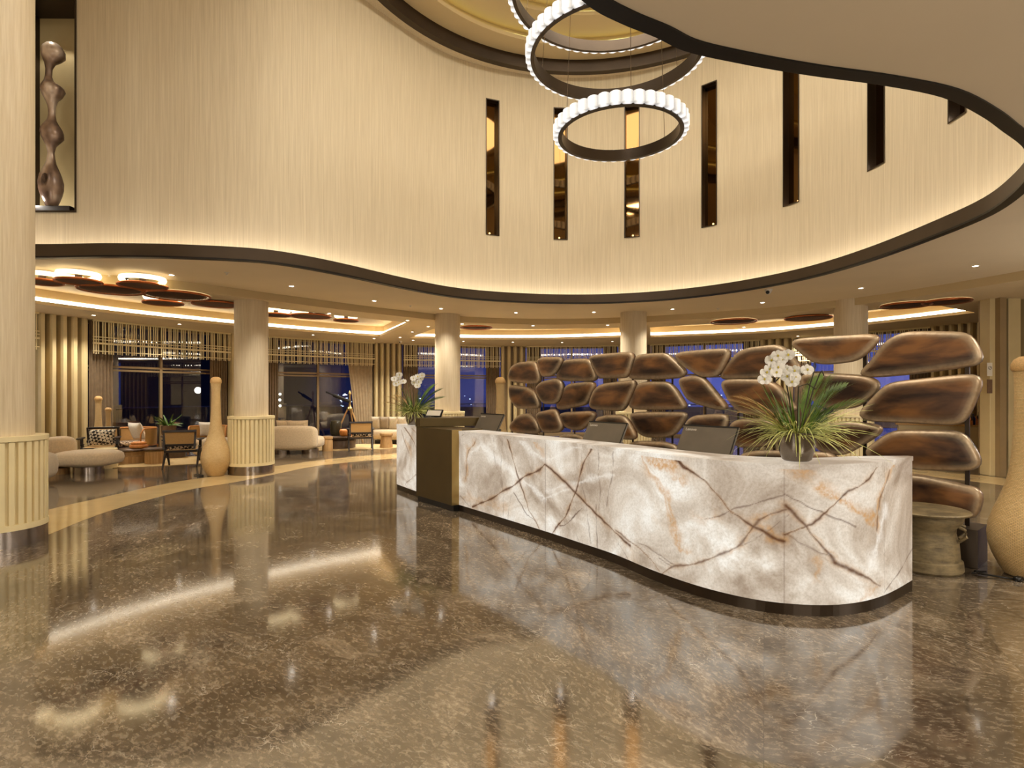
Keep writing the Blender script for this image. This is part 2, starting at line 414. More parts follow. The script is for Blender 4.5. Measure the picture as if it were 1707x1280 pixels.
def sculpt():
    t = NT('burnished_wood'); n = t.noise(t.coord((2, 2, 1.1)), 1.6, 3)
    t.set(color=t.ramp(n.outputs['Fac'], [(0.35, rgb(84, 62, 50)), (0.5, rgb(164, 136, 114)), (0.62, rgb(226, 206, 184))]), rough=0.3, metal=0.2); return t.m
M['sculpture'] = sculpt()

# ------------------------------------------------------------------ camera, world, colour
cam_d = bpy.data.cameras.new('camera'); cam = bpy.data.objects.new('camera', cam_d); COL.objects.link(cam)
cam.location = (0, 0, H); cam.rotation_euler = (PI / 2, 0, 0)
cam_d.sensor_fit = 'HORIZONTAL'; cam_d.sensor_width = 36; cam_d.lens = FPX / 1707 * 36
cam_d.shift_y = (HY - 640) / 1707; cam_d.clip_start = 0.05; cam_d.clip_end = 300
sc.camera = cam
sc.view_settings.view_transform = 'Standard'; sc.view_settings.look = 'None'; sc.view_settings.gamma = 1
sc.view_settings.use_curve_mapping = False; sc.view_settings.exposure = 0.7
sc.cycles.use_adaptive_sampling = True; sc.cycles.adaptive_threshold = 0.02
sc.cycles.max_bounces = 6; sc.cycles.diffuse_bounces = 3; sc.cycles.glossy_bounces = 4; sc.cycles.transparent_max_bounces = 8
sc.cycles.use_denoising = True; sc.cycles.sample_clamp_indirect = 6; sc.cycles.caustics_reflective = False; sc.cycles.caustics_refractive = False
w = bpy.data.worlds.new('night'); sc.world = w; w.use_nodes = True
wn = w.node_tree; bg = wn.nodes['Background']; tc = wn.nodes.new('ShaderNodeTexCoord'); sp = wn.nodes.new('ShaderNodeSeparateXYZ')
wr = wn.nodes.new('ShaderNodeValToRGB'); e = wr.color_ramp.elements
e[0].position = 0.0; e[0].color = (0.004, 0.006, 0.02, 1); e[1].position = 0.6; e[1].color = (0.010, 0.016, 0.07, 1)
x = e.new(0.50); x.color = (0.03, 0.04, 0.16, 1); x = e.new(0.47); x.color = (0.006, 0.008, 0.02, 1)
ma = wn.nodes.new('ShaderNodeMath'); ma.operation = 'MULTIPLY_ADD'; ma.inputs[1].default_value = 0.5; ma.inputs[2].default_value = 0.5
wn.links.new(tc.outputs['Generated'], sp.inputs[0]); wn.links.new(sp.outputs['Z'], ma.inputs[0]); wn.links.new(ma.outputs[0], wr.inputs[0]); mr = wn.nodes.new('ShaderNodeMapRange'); mr.inputs['From Min'].default_value = -0.35; mr.inputs['From Max'].default_value = 0.35; mr.inputs['To Min'].default_value = 0.03; mr.inputs['To Max'].default_value = 2.0
wn.links.new(sp.outputs['X'], mr.inputs['Value']); wn.links.new(mr.outputs[0], bg.inputs['Strength']); wn.links.new(wr.outputs[0], bg.inputs['Color'])

def lamp(kind, name, loc, energy, color=(1, .94, .84), size=0.1, rot=(0, 0, 0), **kw):
    d = bpy.data.lights.new(name, kind); d.energy = energy; d.color = color
    if kind == 'AREA': d.size = size
    else: d.shadow_soft_size = size
    for k, v in kw.items(): setattr(d, k, v)
    o = bpy.data.objects.new(name, d); COL.objects.link(o); o.location = loc; o.rotation_euler = rot; return o

# ------------------------------------------------------------------ plan curves
OPEN = [(.386, 2.87), (.59, 3.02), (.81, 3.14), (1.0, 3.26), (1.35, 3.38), (1.84, 3.51), (2.4, 3.63), (2.9, 3.78), (3.38, 4.04), (3.7, 4.25), (4.2, 4.6),
        (4.72, 5.15), (5.04, 5.7), (5.27, 6.31), (5.35, 7.17), (5.33, 8.5), (5.10, 9.7), (4.6, 10.7), (3.8, 11.6), (2.9, 12.15), (1.94, 12.42), (.875, 12.42),
        (-.35, 12.1), (-1.22, 11.6), (-2.02, 10.68), (-2.90, 9.4), (-3.44, 8.78), (-3.82, 8.52), (-4.86, 8.27), (-5.9, 8.2), (-7.02, 8.26), (-9, 8.0), (-10.6, 6.6),
        (-11.2, 2), (-10, -3), (-5, -5.5), (-1.4, -3.6), (-.8, -.4), (-.15, 2.1)]
STEP = [(8.35, 9.04), (7.3, 11.6), (6.1, 13.0), (4.8, 13.9), (2.9, 14.8), (.8, 15.1), (-1.33, 14.6), (-2.24, 13.9), (-3.6, 12.6), (-4.8, 11.25), (-6.2, 9.8), (-7.8, 9.25), (-10, 8.9), (-12.3, 7),
        (-12.6, 3), (-12, -5), (-6, -8), (2, -8), (8, -7), (9.3, -2), (9.2, 4)]
open_c = catmull(OPEN, 5, True)
step_c = catmull(STEP, 5, True)
# both run counter-clockwise?  make sure
def area(p): return 0.5 * sum(a[0] * b[1] - b[0] * a[1] for a, b in zip(p, p[1:] + p[:1]))
if area(open_c) < 0: open_c.reverse()
if area(step_c) < 0: step_c.reverse()
RC = (0.9, 10.0); RW = 12.0
def ray_circle(px, r=RW):
    u = (px - CX) / FPX
    a = u * u + 1; b = -2 * (u * RC[0] + RC[1]); c = RC[0] ** 2 + RC[1] ** 2 - r * r
    Y = (-b + math.sqrt(b * b - 4 * a * c)) / (2 * a)
    return (u * Y, Y)
def radial(p, dr):
    dx, dy = p[0] - RC[0], p[1] - RC[1]; l = math.hypot(dx, dy)
    return (RC[0] + dx / l * (l + dr), RC[1] + dy / l * (l + dr))

# ------------------------------------------------------------------ floor
fl = MB(); fl.add([(-18, -10, 0), (18, -10, 0), (18, 26, 0), (-18, 26, 0)], [(0, 1, 2, 3)])
tag(fl.build('floor', M['marble']), 'polished grey-brown marble floor with pale veins', kind='structure')
IN = [(-5.2, 5.6), (-5.25, 6.32), (-5.42, 7.13), (-5.5, 7.9), (-5.38, 9.4), (-5.05, 10.1), (-4.7, 11.2), (-4.3, 12.5), (-3.3, 13.6), (-1.6, 14.7), (0.6, 15.3), (2.9, 14.7), (5.2, 13.5), (7.2, 12.0), (8.6, 9.8), (8.9, 7)]
OUT = [(-6.1, 5.6), (-6.2, 6.5), (-6.38, 7.69), (-6.3, 8.69), (-6.1, 10.16), (-5.64, 11.14), (-5.2, 12.4), (-4.7, 13.4), (-3.8, 14.5), (-1.8, 15.7), (0.6, 16.3), (3.1, 15.7), (5.7, 14.4), (7.9, 12.7), (9.5, 10.2), (9.9, 7)]
a, b = catmull(IN, 6), catmull(OUT, 6)
t = MB(); t.ledge(a, b, 0.003); t.strip(a, 0.0, 0.003); t.strip(b, 0, 0.003)
tag(t.build('trim_1', M['inlay']), 'curved beige marble band inlaid in the floor', kind='structure')

# ------------------------------------------------------------------ soffit, fascia, cove
s_ = MB(); s_.fill([step_c, open_c], HC1); s_.fill([step_c, open_c], HC1 + 0.02)
tag(s_.build('ceiling_lower', M['soffit']), 'low brown soffit ceiling around the oval opening', kind='structure')
flange_in = offset(open_c, 0.0, True); flange_out = offset(open_c, -0.09, True)
if abs(area(flange_out)) < abs(area(open_c)): flange_out = offset(open_c, 0.09, True)
SGN = -1 if abs(area(offset(open_c, -0.2, True))) > abs(area(open_c)) else 1
fa = MB()
o0 = offset(open_c, -SGN * 0.012, True); o1 = offset(open_c, SGN * 0.09, True); o2 = offset(open_c, SGN * 0.014, True)
fa.strip(open_c, HC1 - 0.012, HC1 + 0.19, True); fa.strip(o2, HC1 + 0.0, HC1 + 0.19, True); fa.ledge(open_c, o2, HC1 + 0.19, closed=True)
tag(fa.build('trim_2', M['fascia'], smooth=True, auto=0.6), 'bronze metal fascia lining the oval ceiling opening', kind='structure')
fb = MB(); fb.ledge(o0, o1, HC1 - 0.012, closed=True); fb.strip(o0, HC1 - 0.012, HC1 + 0.012, True); fb.strip(o1, HC1 - 0.012, HC1, True)
tag(fb.build('trim_3', M['black_metal']), 'thin black metal edge beneath the opening fascia', kind='structure')
wall_c = offset(open_c, SGN * 0.26, True)
cv = MB(); cv.ledge(o2, wall_c, HC1 + 0.03, closed=True)
tag(cv.build('trim_4', M['tray']), 'hidden cove shelf behind the opening fascia', kind='structure')
led_a = offset(open_c, SGN * 0.10, True); led_b = offset(open_c, SGN * 0.14, True)
cl = MB(); cl.ledge(led_a, led_b, HC1 + 0.06, closed=True)
cl.strip(led_a, HC1 + 0.045, HC1 + 0.06, True)
tag(cl.build('cove_light_strip', M['cool_cove']), 'glowing light strip in the cove at the foot of the drum wall', 'light')

# ------------------------------------------------------------------ drum wall with slots and niche
# start the wall path behind the camera so it is one open polyline
k0 = min(range(len(wall_c)), key=lambda i: wall_c[i][1])
wp = wall_c[k0:] + wall_c[:k0 + 1]
# refine
S = arclen(wp); N = int(S[-1] / 0.12); wp = [at_s(wp, S, S[-1] * i / N) for i in range(N + 1)]; S = arclen(wp)
inside_c = (1.4, 7.0)
def sfar(px):
    h = ray_hits(wp, px, S); return max(h)   # (Y, X, s)
SLOTS = [(811, 831, 158, 386), (924, 945, 178, 394), (1042, 1065, 182, 391), (1171, 1194, 140, 374), (1307, 1331, 90, 340), (1448, 1474, 60, 286), (1583, 1610, 0, 212)]
holes = []
for (x0, x1, y0, y1) in SLOTS:
    a, b = sfar(x0), sfar(x1); ss = sorted((a[2], b[2]))
    holes.append((ss[0], ss[1], 5.08, 8.02))
hn = []
u_l, u_r = -8.05, (125 - CX) / FPX
na = [h for h in ray_hits(wp, 125, S)][-1]
cand = [(abs(p[0] + 7.55) + abs(p[1] - 8.4), S[i]) for i, p in enumerate(wp)]
nb = min(cand)[1]
ns = sorted((na[2], nb)); NZ0, NZ1 = 4.36, 7.62
holes.append((ns[0], ns[1], NZ0, NZ1))
cuts = sorted(set([round(s, 5) for s in S] + [h for hh in holes for h in hh[:2]]))
wv = MB()
for s0, s1 in zip(cuts[:-1], cuts[1:]):
    if s1 - s0 < 1e-4: continue
    sm = (s0 + s1) / 2; pa, pb = at_s(wp, S, s0), at_s(wp, S, s1)
    spans = [(HC1 + 0.03, HTOP)]
    for (h0, h1, z0, z1) in holes:
        if h0 < sm < h1: spans = [(HC1 + 0.03, z0), (z1, HTOP)]
    for (z0, z1) in spans:
        wv.add([(pa[0], pa[1], z0), (pb[0], pb[1], z0), (pb[0], pb[1], z1), (pa[0], pa[1], z1)], [(0, 1, 2, 3)])
tmp = wv.build('wall_drum', M['wallpaper'], smooth=True)
bm = bmesh.new(); bm.from_mesh(tmp.data); bmesh.ops.remove_doubles(bm, verts=bm.verts, dist=1e-4); bmesh.ops.recalc_face_normals(bm, faces=bm.faces); bm.to_mesh(tmp.data); bm.free()
tag(tmp, 'tall curved drum wall in beige ribbed wallcovering', kind='structure')
def outward(s):
    a, b = at_s(wp, S, s - 0.05), at_s(wp, S, s + 0.05); tx, ty = b[0] - a[0], b[1] - a[1]; l = math.hypot(tx, ty)
    n = (-ty / l, tx / l); p = at_s(wp, S, s)
    if (p[0] - inside_c[0]) * n[0] + (p[1] - inside_c[1]) * n[1] < 0: n = (-n[0], -n[1])
    return n
def recess(name, h, depth, jamb_m, back_m, label, frame=0.02, proud=0.012):
    s0, s1, z0, z1 = h; sm = (s0 + s1) / 2; n = outward(sm); a, b = at_s(wp, S, s0), at_s(wp, S, s1)
    c = at_s(wp, S, sm)
    root = empty(name, (c[0], c[1], z0), 0, label, kind='structure')
    A = (a[0] + n[0] * depth, a[1] + n[1] * depth); B = (b[0] + n[0] * depth, b[1] + n[1] * depth)
    a2 = (a[0] - n[0] * proud, a[1] - n[1] * proud); b2 = (b[0] - n[0] * proud, b[1] - n[1] * proud)
    j = MB()
    j.add([(a2[0], a2[1], z0), (A[0], A[1], z0), (A[0], A[1], z1), (a2[0], a2[1], z1)], [(0, 1, 2, 3)])
    j.add([(b2[0], b2[1], z0), (B[0], B[1], z0), (B[0], B[1], z1), (b2[0], b2[1], z1)], [(0, 1, 2, 3)])
    for z in (z0, z1): j.add([(a2[0], a2[1], z), (A[0], A[1], z), (B[0], B[1], z), (b2[0], b2[1], z)], [(0, 1, 2, 3)])
    tx, ty = b[0] - a[0], b[1] - a[1]; l = math.hypot(tx, ty); tx /= l; ty /= l; f = frame
    def q(p0, p1, za, zb): j.add([(p0[0], p0[1], za), (p1[0], p1[1], za), (p1[0], p1[1], zb), (p0[0], p0[1], zb)], [(0, 1, 2, 3)])
    q((a2[0] - tx * f, a2[1] - ty * f), a2, z0 - f, z1 + f); q(b2, (b2[0] + tx * f, b2[1] + ty * f), z0 - f, z1 + f)
    q(a2, b2, z0 - f, z0); q(a2, b2, z1, z1 + f)
    j.build('frame', jamb_m, root, world=True)
    k = MB(); k.add([(A[0], A[1], z0), (B[0], B[1], z0), (B[0], B[1], z1), (A[0], A[1], z1)], [(0, 1, 2, 3)])
    k.build('pane' if depth < .3 else 'back_panel', back_m, root, world=True)
    return root, n, a, b, c
words = ['leftmost narrow bronze-mirror window slot in the drum wall', 'narrow bronze window slot just left of the lowest ring lamp', 'narrow bronze window slot behind the lowest ring lamp',
         'narrow bronze window slot right of the lowest ring lamp', 'fifth narrow window slot, its head cut off by the soffit edge', 'sixth narrow window slot, shorter, towards the right end', 'last narrow window slot, only its foot showing by the soffit edge']
for i, h in enumerate(holes[:7]):
    root, n, a, b, c = recess('window_%d' % (i + 1), h, 0.13, M['dark_metal'], M['mirror'], words[i])
    u = MB(); u.lathe([(0.0, 0.0), (0.014, 0.0), (0.014, 0.01), (0.0, 0.01)], (c[0] + n[0] * .07, c[1] + n[1] * .07, 5.085), 12)
    u.build('uplight', M['globe'], root, world=True)
    lamp('POINT', 'slot_light_%d' % i, (c[0] + n[0] * .06, c[1] + n[1] * .06, 5.16), 0.35, size=0.02)
nroot, nn, na_, nb_, nc = recess('niche', holes[7], 0.55, M['dark_metal'], M['tan'], 'tall display niche cut into the drum wall', 0.03)
# niche base shelf & sculpture
SC = (PY(87, 8.62)[0], 8.62)
sh = MB(); sh.box((nc[0] + nn[0] * .28 - .1, nc[1] + nn[1] * .28, NZ0 + 0.05), (0.9, 0.46, 0.10), math.atan2(nn[1], nn[0]) - PI / 2)
tag(sh.build('display_plinth', M['darkwood'], bevel=0.005), 'low dark wooden plinth inside the wall niche', 'plinth')
prof = [(248, 300, 322), (258, 276, 345), (275, 260, 362), (300, 252, 378), (330, 256, 378), (350, 262, 355), (368, 268, 325), (400, 272, 308), (440, 270, 306), (468, 262, 316), (485, 254, 345), (503, 249, 370), (522, 249, 377), (550, 258, 362), (575, 272, 338), (610, 286, 329), (655, 290, 326), (690, 280, 331), (715, 262, 345), (738, 247, 360), (760, 246, 368), (788, 255, 370), (810, 265, 350), (835, 277, 328), (870, 285, 320), (905, 280, 324), (935, 273, 330), (965, 258, 342), (1000, 243, 356), (1040, 235, 367), (1080, 238, 366), (1115, 248, 358), (1150, 264, 346), (1175, 276, 334)]
sv = MB(); n_ = 28; Ys = SC[1]
for j, (yy, xl, xr) in enumerate(prof):
    z = ZY(yy / 3.554, Ys); X0, X1 = PY(xl / 3.554, Ys)[0], PY(xr / 3.554, Ys)[0]; cx, r = (X0 + X1) / 2, (X1 - X0) / 2
    for i in range(n_):
        q = 2 * PI * i / n_; sv.v.append((cx + r * math.cos(q), Ys + r * 0.85 * math.sin(q), z))
m_ = len(prof)
sv.f = [(j * n_ + i, j * n_ + (i + 1) % n_, (j + 1) * n_ + (i + 1) % n_, (j + 1) * n_ + i) for j in range(m_ - 1) for i in range(n_)] + [tuple(range(n_)), tuple((m_ - 1) * n_ + i for i in range(n_))]
zmin = min(v[2] for v in sv.v); dz = (NZ0 + 0.10) - zmin; sv.v = [(x, y, z + dz * max(0, (7.2 - z) / (7.2 - zmin))) for x, y, z in sv.v]
so = sv.build('totem_sculpture', M['sculpture'], smooth=True)
cut = MB(); cut.lathe([(0.0, -0.09), (0.045, -0.06), (0.06, 0.0), (0.04, 0.06), (0.0, 0.08)], (PY(78.5, Ys - .08)[0], Ys - .12, ZY(291, Ys) + dz * .8), 14, sx=.8, sy=2.2)
co = cut.build('cutter', M['sculpture'])
bo = so.modifiers.new('b', 'BOOLEAN'); bo.object = co; bo.operation = 'DIFFERENCE'; bo.solver = 'EXACT'
dg = bpy.context.evaluated_depsgraph_get(); me2 = bpy.data.meshes.new_from_object(so.evaluated_get(dg)); so.modifiers.clear()
if len(me2.vertices) > 100: so.data = me2
bpy.data.objects.remove(co)
tag(so, 'tall knobbly wooden totem sculpture with a hole, standing in the wall niche', 'sculpture')
lamp('SPOT', 'niche_spot', (nc[0] + nn[0] * .12 - .1, nc[1] + nn[1] * .1, NZ1 - 0.1), 14, size=0.04, rot=(0, 0, 0), spot_size=1.6)
lamp('POINT', 'niche_glow', (nc[0] + nn[0] * .05 - .22, nc[1] - .02, NZ0 + 0.16), 7, size=0.05)

# ------------------------------------------------------------------ upper ceiling, dome
DC = (1.43, 8.28); DR = 4.16
circ = [(DC[0] + DR * math.cos(2 * PI * i / 96), DC[1] + DR * math.sin(2 * PI * i / 96)) for i in range(96)]
uc = MB()
outl = [(-16, -10), (14, -10), (14, 18), (-16, 18)]
uc.fill([outl, circ], HTOP); uc.fill([outl, circ], HTOP + .05)
tag(uc.build('ceiling_upper', M['wallpaper']), 'upper ceiling over the atrium', kind='structure')
def ringlathe(name, prof, mat, label, sharp=0.5):
    m = MB(); m.lathe(prof, (DC[0], DC[1], 0), 128); return tag(m.build(name, mat, smooth=True, auto=sharp), label, kind='structure')
ringlathe('trim_5', [(DR + .14, HTOP - 0.02), (DR - .02, HTOP - 0.03), (DR - .04, HTOP + 0.22), (DR + 0.1, HTOP + 0.22)], M['dark_metal'], 'dark bronze ring framing the upper dome')
ringlathe('ceiling_dome', [(DR, HTOP + .22), (3.62, HTOP + .22), (3.62, HTOP + .30), (3.74, HTOP + .30), (3.74, HTOP + .45), (3.0, HTOP + .45), (3.0, HTOP + .53), (3.12, HTOP + .53), (3.12, HTOP + .68), (2.2, HTOP + .68), (2.2, HTOP + .80), (0.01, HTOP + .80)], M['tray'], 'stepped cream dome ceiling above the ring chandeliers')
for (r, z) in ((3.72, HTOP + .33), (3.10, HTOP + .56)):
    m = MB(); m.lathe([(r, z), (r, z + 0.04)], (DC[0], DC[1], 0), 96)
    tag(m.build('dome_light_strip', M['green_cove']), 'yellow-green light strip around the %s step of the dome' % ('outer' if r > 3.5 else 'inner'), 'light')

# ------------------------------------------------------------------ outer ceiling with trays
wallpoly = [ray_circle(p) for p in range(-120, 1700, 30)]
wl = [(-13.5, -10), (-13.5, 8)] + [radial(p, 0.9) for p in wallpoly] + [(14.5, 8), (14.5, -10)]
wl = wl[::-1]
def smooth_poly(p, corner):
    return p
tray1 = catmull([(-4.3, 18.3), (-5.6, 17.35), (-7.0, 16.0), (-8.9, 13.6), (-9.7, 11.9), (-10.2, 10.4)], 6) + catmull([(-10.1, 9.2), (-8.4, 9.5), (-6.9, 10.1), (-5.35, 12.0), (-3.9, 13.6), (-2.65, 14.75)], 6)
tray2 = catmull([(3.6, 18.5), (1.4, 19.2), (-1.0, 19.3), (-3.4, 18.75)], 8) + catmull([(-2.25, 16.1), (-1.4, 15.9), (0.8, 16.2), (3.0, 15.8)], 8)
tray3 = catmull([(10.6, 12.9), (9.6, 15.0), (7.7, 17.2), (4.55, 18.5)], 8) + catmull([(3.85, 15.75), (5.6, 14.7), (7.4, 13.2), (8.6, 11.6)], 8)
oc = MB(); trays = [tray1, tray2, tray3]
oc.fill([wl, step_c] + trays, HC2)
tag(oc.build('ceiling_outer', M['ceil']), 'outer lounge ceiling with recessed light trays', kind='structure')
st = MB(); st.strip(step_c, HC2, HC1, True)
tag(st.build('trim_6', M['tray'], smooth=True, auto=0.6), 'curved beige ceiling step above the columns', kind='structure')
tl = ['left', 'middle', 'right']
for i, tr in enumerate(trays):
    big = offset(tr, 0.14, True)
    if abs(area(big)) < abs(area(tr)): big = offset(tr, -0.14, True)
    sg = 1 if abs(area(offset(tr, 0.05, True))) > abs(area(tr)) else -1
    in1 = offset(tr, sg * 0.13, True)
    t = MB(); t.strip(tr, HC2, HC2 + 0.07, True); t.ledge(tr, big, HC2 + 0.07, closed=True); t.strip(big, HC2 + 0.07, HC2 + 0.34, True); t.fill([big], HC2 + 0.34)
    tag(t.build('ceiling_tray', M['tray']), 'recessed ceiling tray, %s one of three' % tl[i], kind='structure')
    t = MB(); t.strip(in1, HC2 + 0.075, HC2 + 0.16, True)
    tag(t.build('tray_light_strip', M['warm_cove']), 'warm light strip lining the %s ceiling tray' % tl[i], 'light')

# ------------------------------------------------------------------ perimeter walls
def wallbox(name, a, b, z0, z1, th, mat, label):
    dx, dy = b[0] - a[0], b[1] - a[1]; l = math.hypot(dx, dy)
    m = MB(); m.box(((a[0] + b[0]) / 2, (a[1] + b[1]) / 2, (z0 + z1) / 2), (l, th, z1 - z0), math.atan2(dy, dx))
    return tag(m.build(name, mat), label, kind='structure')
pL = radial(ray_circle(-120), 0.3)
wallbox('wall_left', (-13.4, -9.9), (-13.4, pL[1]), 0, 3.6, 0.2, M['tan'], 'tan wall of the left side, out of the picture')
wallbox('wall_left_return', (-13.4, pL[1]), pL, 0, 3.6, 0.2, M['tan'], 'tan return wall at the left end of the windows')
wallbox('wall_back', (-13.4, -9.9), (14.4, -9.9), 0, 3.6, 0.2, M['tan'], 'tan wall behind the viewer')
wallbox('wall_right', (14.4, -9.9), (14.4, 9), 0, 3.6, 0.2, M['tan'], 'tan wall of the right side, out of the picture')

# bays (photo columns where each starts and ends)
BAYS = [(-60, 66), (155, 385), (437, 625), (673, 835), (877, 1030), (1083, 1266), (1319, 1550)]
PIL = [(66, 155), (385, 437), (625, 673), (835, 877), (1030, 1083), (1266, 1319), (1550, 1660)]
bayname = ['the far left edge', 'the rattan armchairs', 'the telescope', 'the round column at the desk end', 'the bronze screen', 'the tall round column behind the screen', 'the right end of the bronze screen']
pilname = ['ribbed tan wall panel beside the dark armchair', 'ribbed tan wall panel hidden behind the lounge column', 'ribbed tan wall panel above the far corner sofa', 'ribbed tan wall panel at the left end of the bronze screen', 'ribbed tan wall panel behind the fourth column', 'ribbed tan wall panel above the orchid', 'ribbed tan wall panel at the far right, above the bronze screen']
for i, (x0, x1) in enumerate(PIL):
    a, b = radial(ray_circle(x0), 0.0), radial(ray_circle(x1), 0.0)
    L = math.hypot(b[0] - a[0], b[1] - a[1]); ang = math.atan2(b[1] - a[1], b[0] - a[0])
    root = empty('wall_panel', (a[0], a[1], 0), ang, pilname[i], kind='structure')
    nb = max(3, round(L / 0.23)); wd = L / nb
    m = MB(); m.box((L / 2, 0.30, HC2 / 2), (L, 0.2, HC2)); m.build('backing', M['tan_dark'], root)
    m = MB()
    for k in range(nb):
        x = (k + 0.30) * wd; ww = wd * 0.58
        m.prism([(x - ww / 2, 0.2), (x - ww / 2, 0.05), (x - ww / 2 + .03, 0.0), (x + ww / 2 - .03, 0.0), (x + ww / 2, .05), (x + ww / 2, 0.2)], 0, HC2)
    m.build('ribs', M['tan'], root)
def wavy(L, amp, n, z0, z1, pull=0.0):
    m = MB(); K = n * 8
    rows = 6
    for j in range(rows + 1):
        tt = j / rows; z = z0 + (z1 - z0) * tt
        for i in range(K + 1):
            x = L * i / K; w_ = amp * math.sin(2 * PI * n * i / K) * (0.8 + 0.2 * math.sin(i * .7 + j))
            if pull: x = x + pull * (tt ** 1.5) * (1 - i / K)
            m.v.append((x, w_, z))
    m.f = [(j * (K + 1) + i, j * (K + 1) + i + 1, (j + 1) * (K + 1) + i + 1, (j + 1) * (K + 1) + i) for j in range(rows) for i in range(K)]
    return m
for i, (x0, x1) in enumerate(BAYS):
    a, b = radial(ray_circle(x0), 0.0), radial(ray_circle(x1), 0.0)
    L = math.hypot(b[0] - a[0], b[1] - a[1]); ang = math.atan2(b[1] - a[1], b[0] - a[0])
    # windows
    root = empty('window_%d' % (i + 8), (a[0], a[1], 0), ang, 'dark framed night window behind ' + bayname[i], kind='structure')
    m = MB(); yb = 0.42
    for x in (0.03, L * .5, L - .03): m.box((x, yb, HC2 / 2), (0.07, 0.08, HC2))
    if i in (5, 6):
        pass
    m.box((L / 2, yb, 2.30), (L, 0.08, 0.055)); m.box((L / 2, yb, 2.21), (L, 0.06, 0.05)); m.box((L / 2, yb, HC2 - .04), (L, 0.08, 0.08)); m.box((L / 2, yb, 0.04), (L, 0.09, 0.08))
    m.build('window_frame', M['tan_dark'], root)
    g = MB(); g.add([(0, yb, 0.05), (L, yb, 0.05), (L, yb, HC2), (0, yb, HC2)], [(0, 1, 2, 3)]); g.build('pane', M['glass'], root)
    # valance
    v = MB(); x = 0.03; zb0 = 2.60; rnd = random.Random(i + 3); k = 0
    pat = [0.052, 0.052, 0.10, 0.052, 0.085, 0.052, 0.052, 0.105]
    while x < L - 0.02:
        v.box((x, 0.03, (HC2 + zb0 - 0.02 * (k % 3 == 1)) / 2), (0.022, 0.022, HC2 - zb0 - 0.0)); x += pat[k % 8]; k += 1
    for z, h_ in ((3.02, .018), (2.95, .018), (2.86, .045), (2.665, .02)): v.box((L / 2, 0.006, z), (L, 0.022, h_))
    v.box((L / 2, 0.03, HC2 - .02), (L, .05, .04))
    o = v.build('lattice_valance', M['tan_light']); o.location = (a[0], a[1], 0); o.rotation_euler = (0, 0, ang)
    tag(o, 'tan wooden lattice valance hanging over the window behind ' + bayname[i], 'valance', 'lattice valances over the windows')
    # curtains
    wl_ = min(0.55, L * 0.16)
    for side in (0, 1):
        if i == 2 and side == 1: m = wavy(0.62, 0.04, 7, 0.02, HC2 - .03, 0.0); 
        else: m = wavy(wl_, 0.035, 7, 0.02, HC2 - .03)
        if i == 2 and side == 1:
            m.v = [(x - 0.42 * (z / 3.4) ** 1.2 * (1 - x / .62), y, z) for x, y, z in m.v]
        c = m.build('curtain', M['curtain_light'] if (i == 2 and side == 1) else M['curtain'], smooth=True)
        xx = 0.0 if side == 0 else L - (0.62 if (i == 2) else wl_)
        c.location = (a[0] + math.cos(ang) * xx - math.sin(ang) * 0.20, a[1] + math.sin(ang) * xx + math.cos(ang) * 0.20, 0); c.rotation_euler = (0, 0, ang)
        tag(c, ('light taupe curtain drawn aside, right of the telescope' if (i == 2 and side == 1) else 'brown curtain, %s edge of the window behind %s' % ('left' if side == 0 else 'right', bayname[i])), 'curtain', 'window curtains')
# partition at the right
PR = PY(1637, 11.1)
proot = empty('wall_partition', (PR[0], PR[1], 0), 0, 'tall ribbed tan partition beside the big wicker vase', kind='structure')
m = MB(); m.box((0.20, 0.0, 1.8), (0.12, 0.5, 3.6)); m.box((2.2, 0.15, 1.8), (4.0, .1, 3.6)); m.build('backing', M['tan_dark'], proot)
m = MB()
for k in range(8): m.box((0.16 + k * 0.36, -.02, 1.8), (0.24, 0.24, 3.6))
m.build('boards', M['tan'], proot, bevel=0.008)
m = MB()
for k in range(7): m.box((0.34 + k * 0.36, 0.04, 2.0), (0.09, 0.02, 3.0))
m.build('mirror_strip', M['mirror'], proot)

for (z_, h_, mt, lb_) in ((2.07, .26, 'white_paint', 'small white notice with a round symbol on the edge of the ribbed partition'), (1.74, .27, 'terracotta', 'small brown notice below the white one on the partition edge')):
    r_ = empty('wall_sign', (PR[0] + .035, PR[1] - .135, z_), 0, lb_, 'sign')
    m = MB(); m.box((.0, 0, 0), (.10, .012, h_)); m.box((.055, .1, 0), (.012, .2, h_)) if 0 else None; m.build('plate', M[mt], r_)
    if mt == 'white_paint':
        m = MB(); m.tube([(.030 * math.cos(q_), -.008, .03 + .030 * math.sin(q_)) for q_ in [2 * PI * k_ / 16 for k_ in range(17)]], .004, 5); m.tube([(-.02, -.008, .01), (.02, -.008, .05)], .003, 5); m.build('symbol', M['black_metal'], r_)
# columns
def column(px, Y, top, label, R=0.318, RB=0.43, X=None, n=None):
    X = PY(px, Y)[0] if X is None else X
    root = empty('column', (X, Y, 0), 0, label, kind='structure')
    m = MB(); m.lathe([(R, 1.12), (R, top)], seg=48); m.build('shaft', M['column_veneer'], root, smooth=True)
    m = MB(); m.lathe([(0, 0), (RB, 0), (RB, 0.175), (0, 0.175)], seg=64); m.build('plinth', M['steel'], root, smooth=True, auto=0.5)
    m = MB(); m.lathe([(0, .175), (RB + .005, 0.175), (RB + .005, 0.235), (RB - .03, 0.235), (RB - .03, 1.10), (RB + .008, 1.10), (RB + .008, 1.15), (0, 1.15)], seg=64)
    m.build('base', M['tan_light'], root, smooth=True, auto=0.5)
    m = MB(); NR = 34
    for k in range(NR):
        q = 2 * PI * k / NR; m.box(((RB - .018) * math.cos(q), (RB - .018) * math.sin(q), 0.665), (0.036, 0.05, 0.86), q)
    m.build('fluting', M['tan_light'], root, bevel=0.004)
    return root
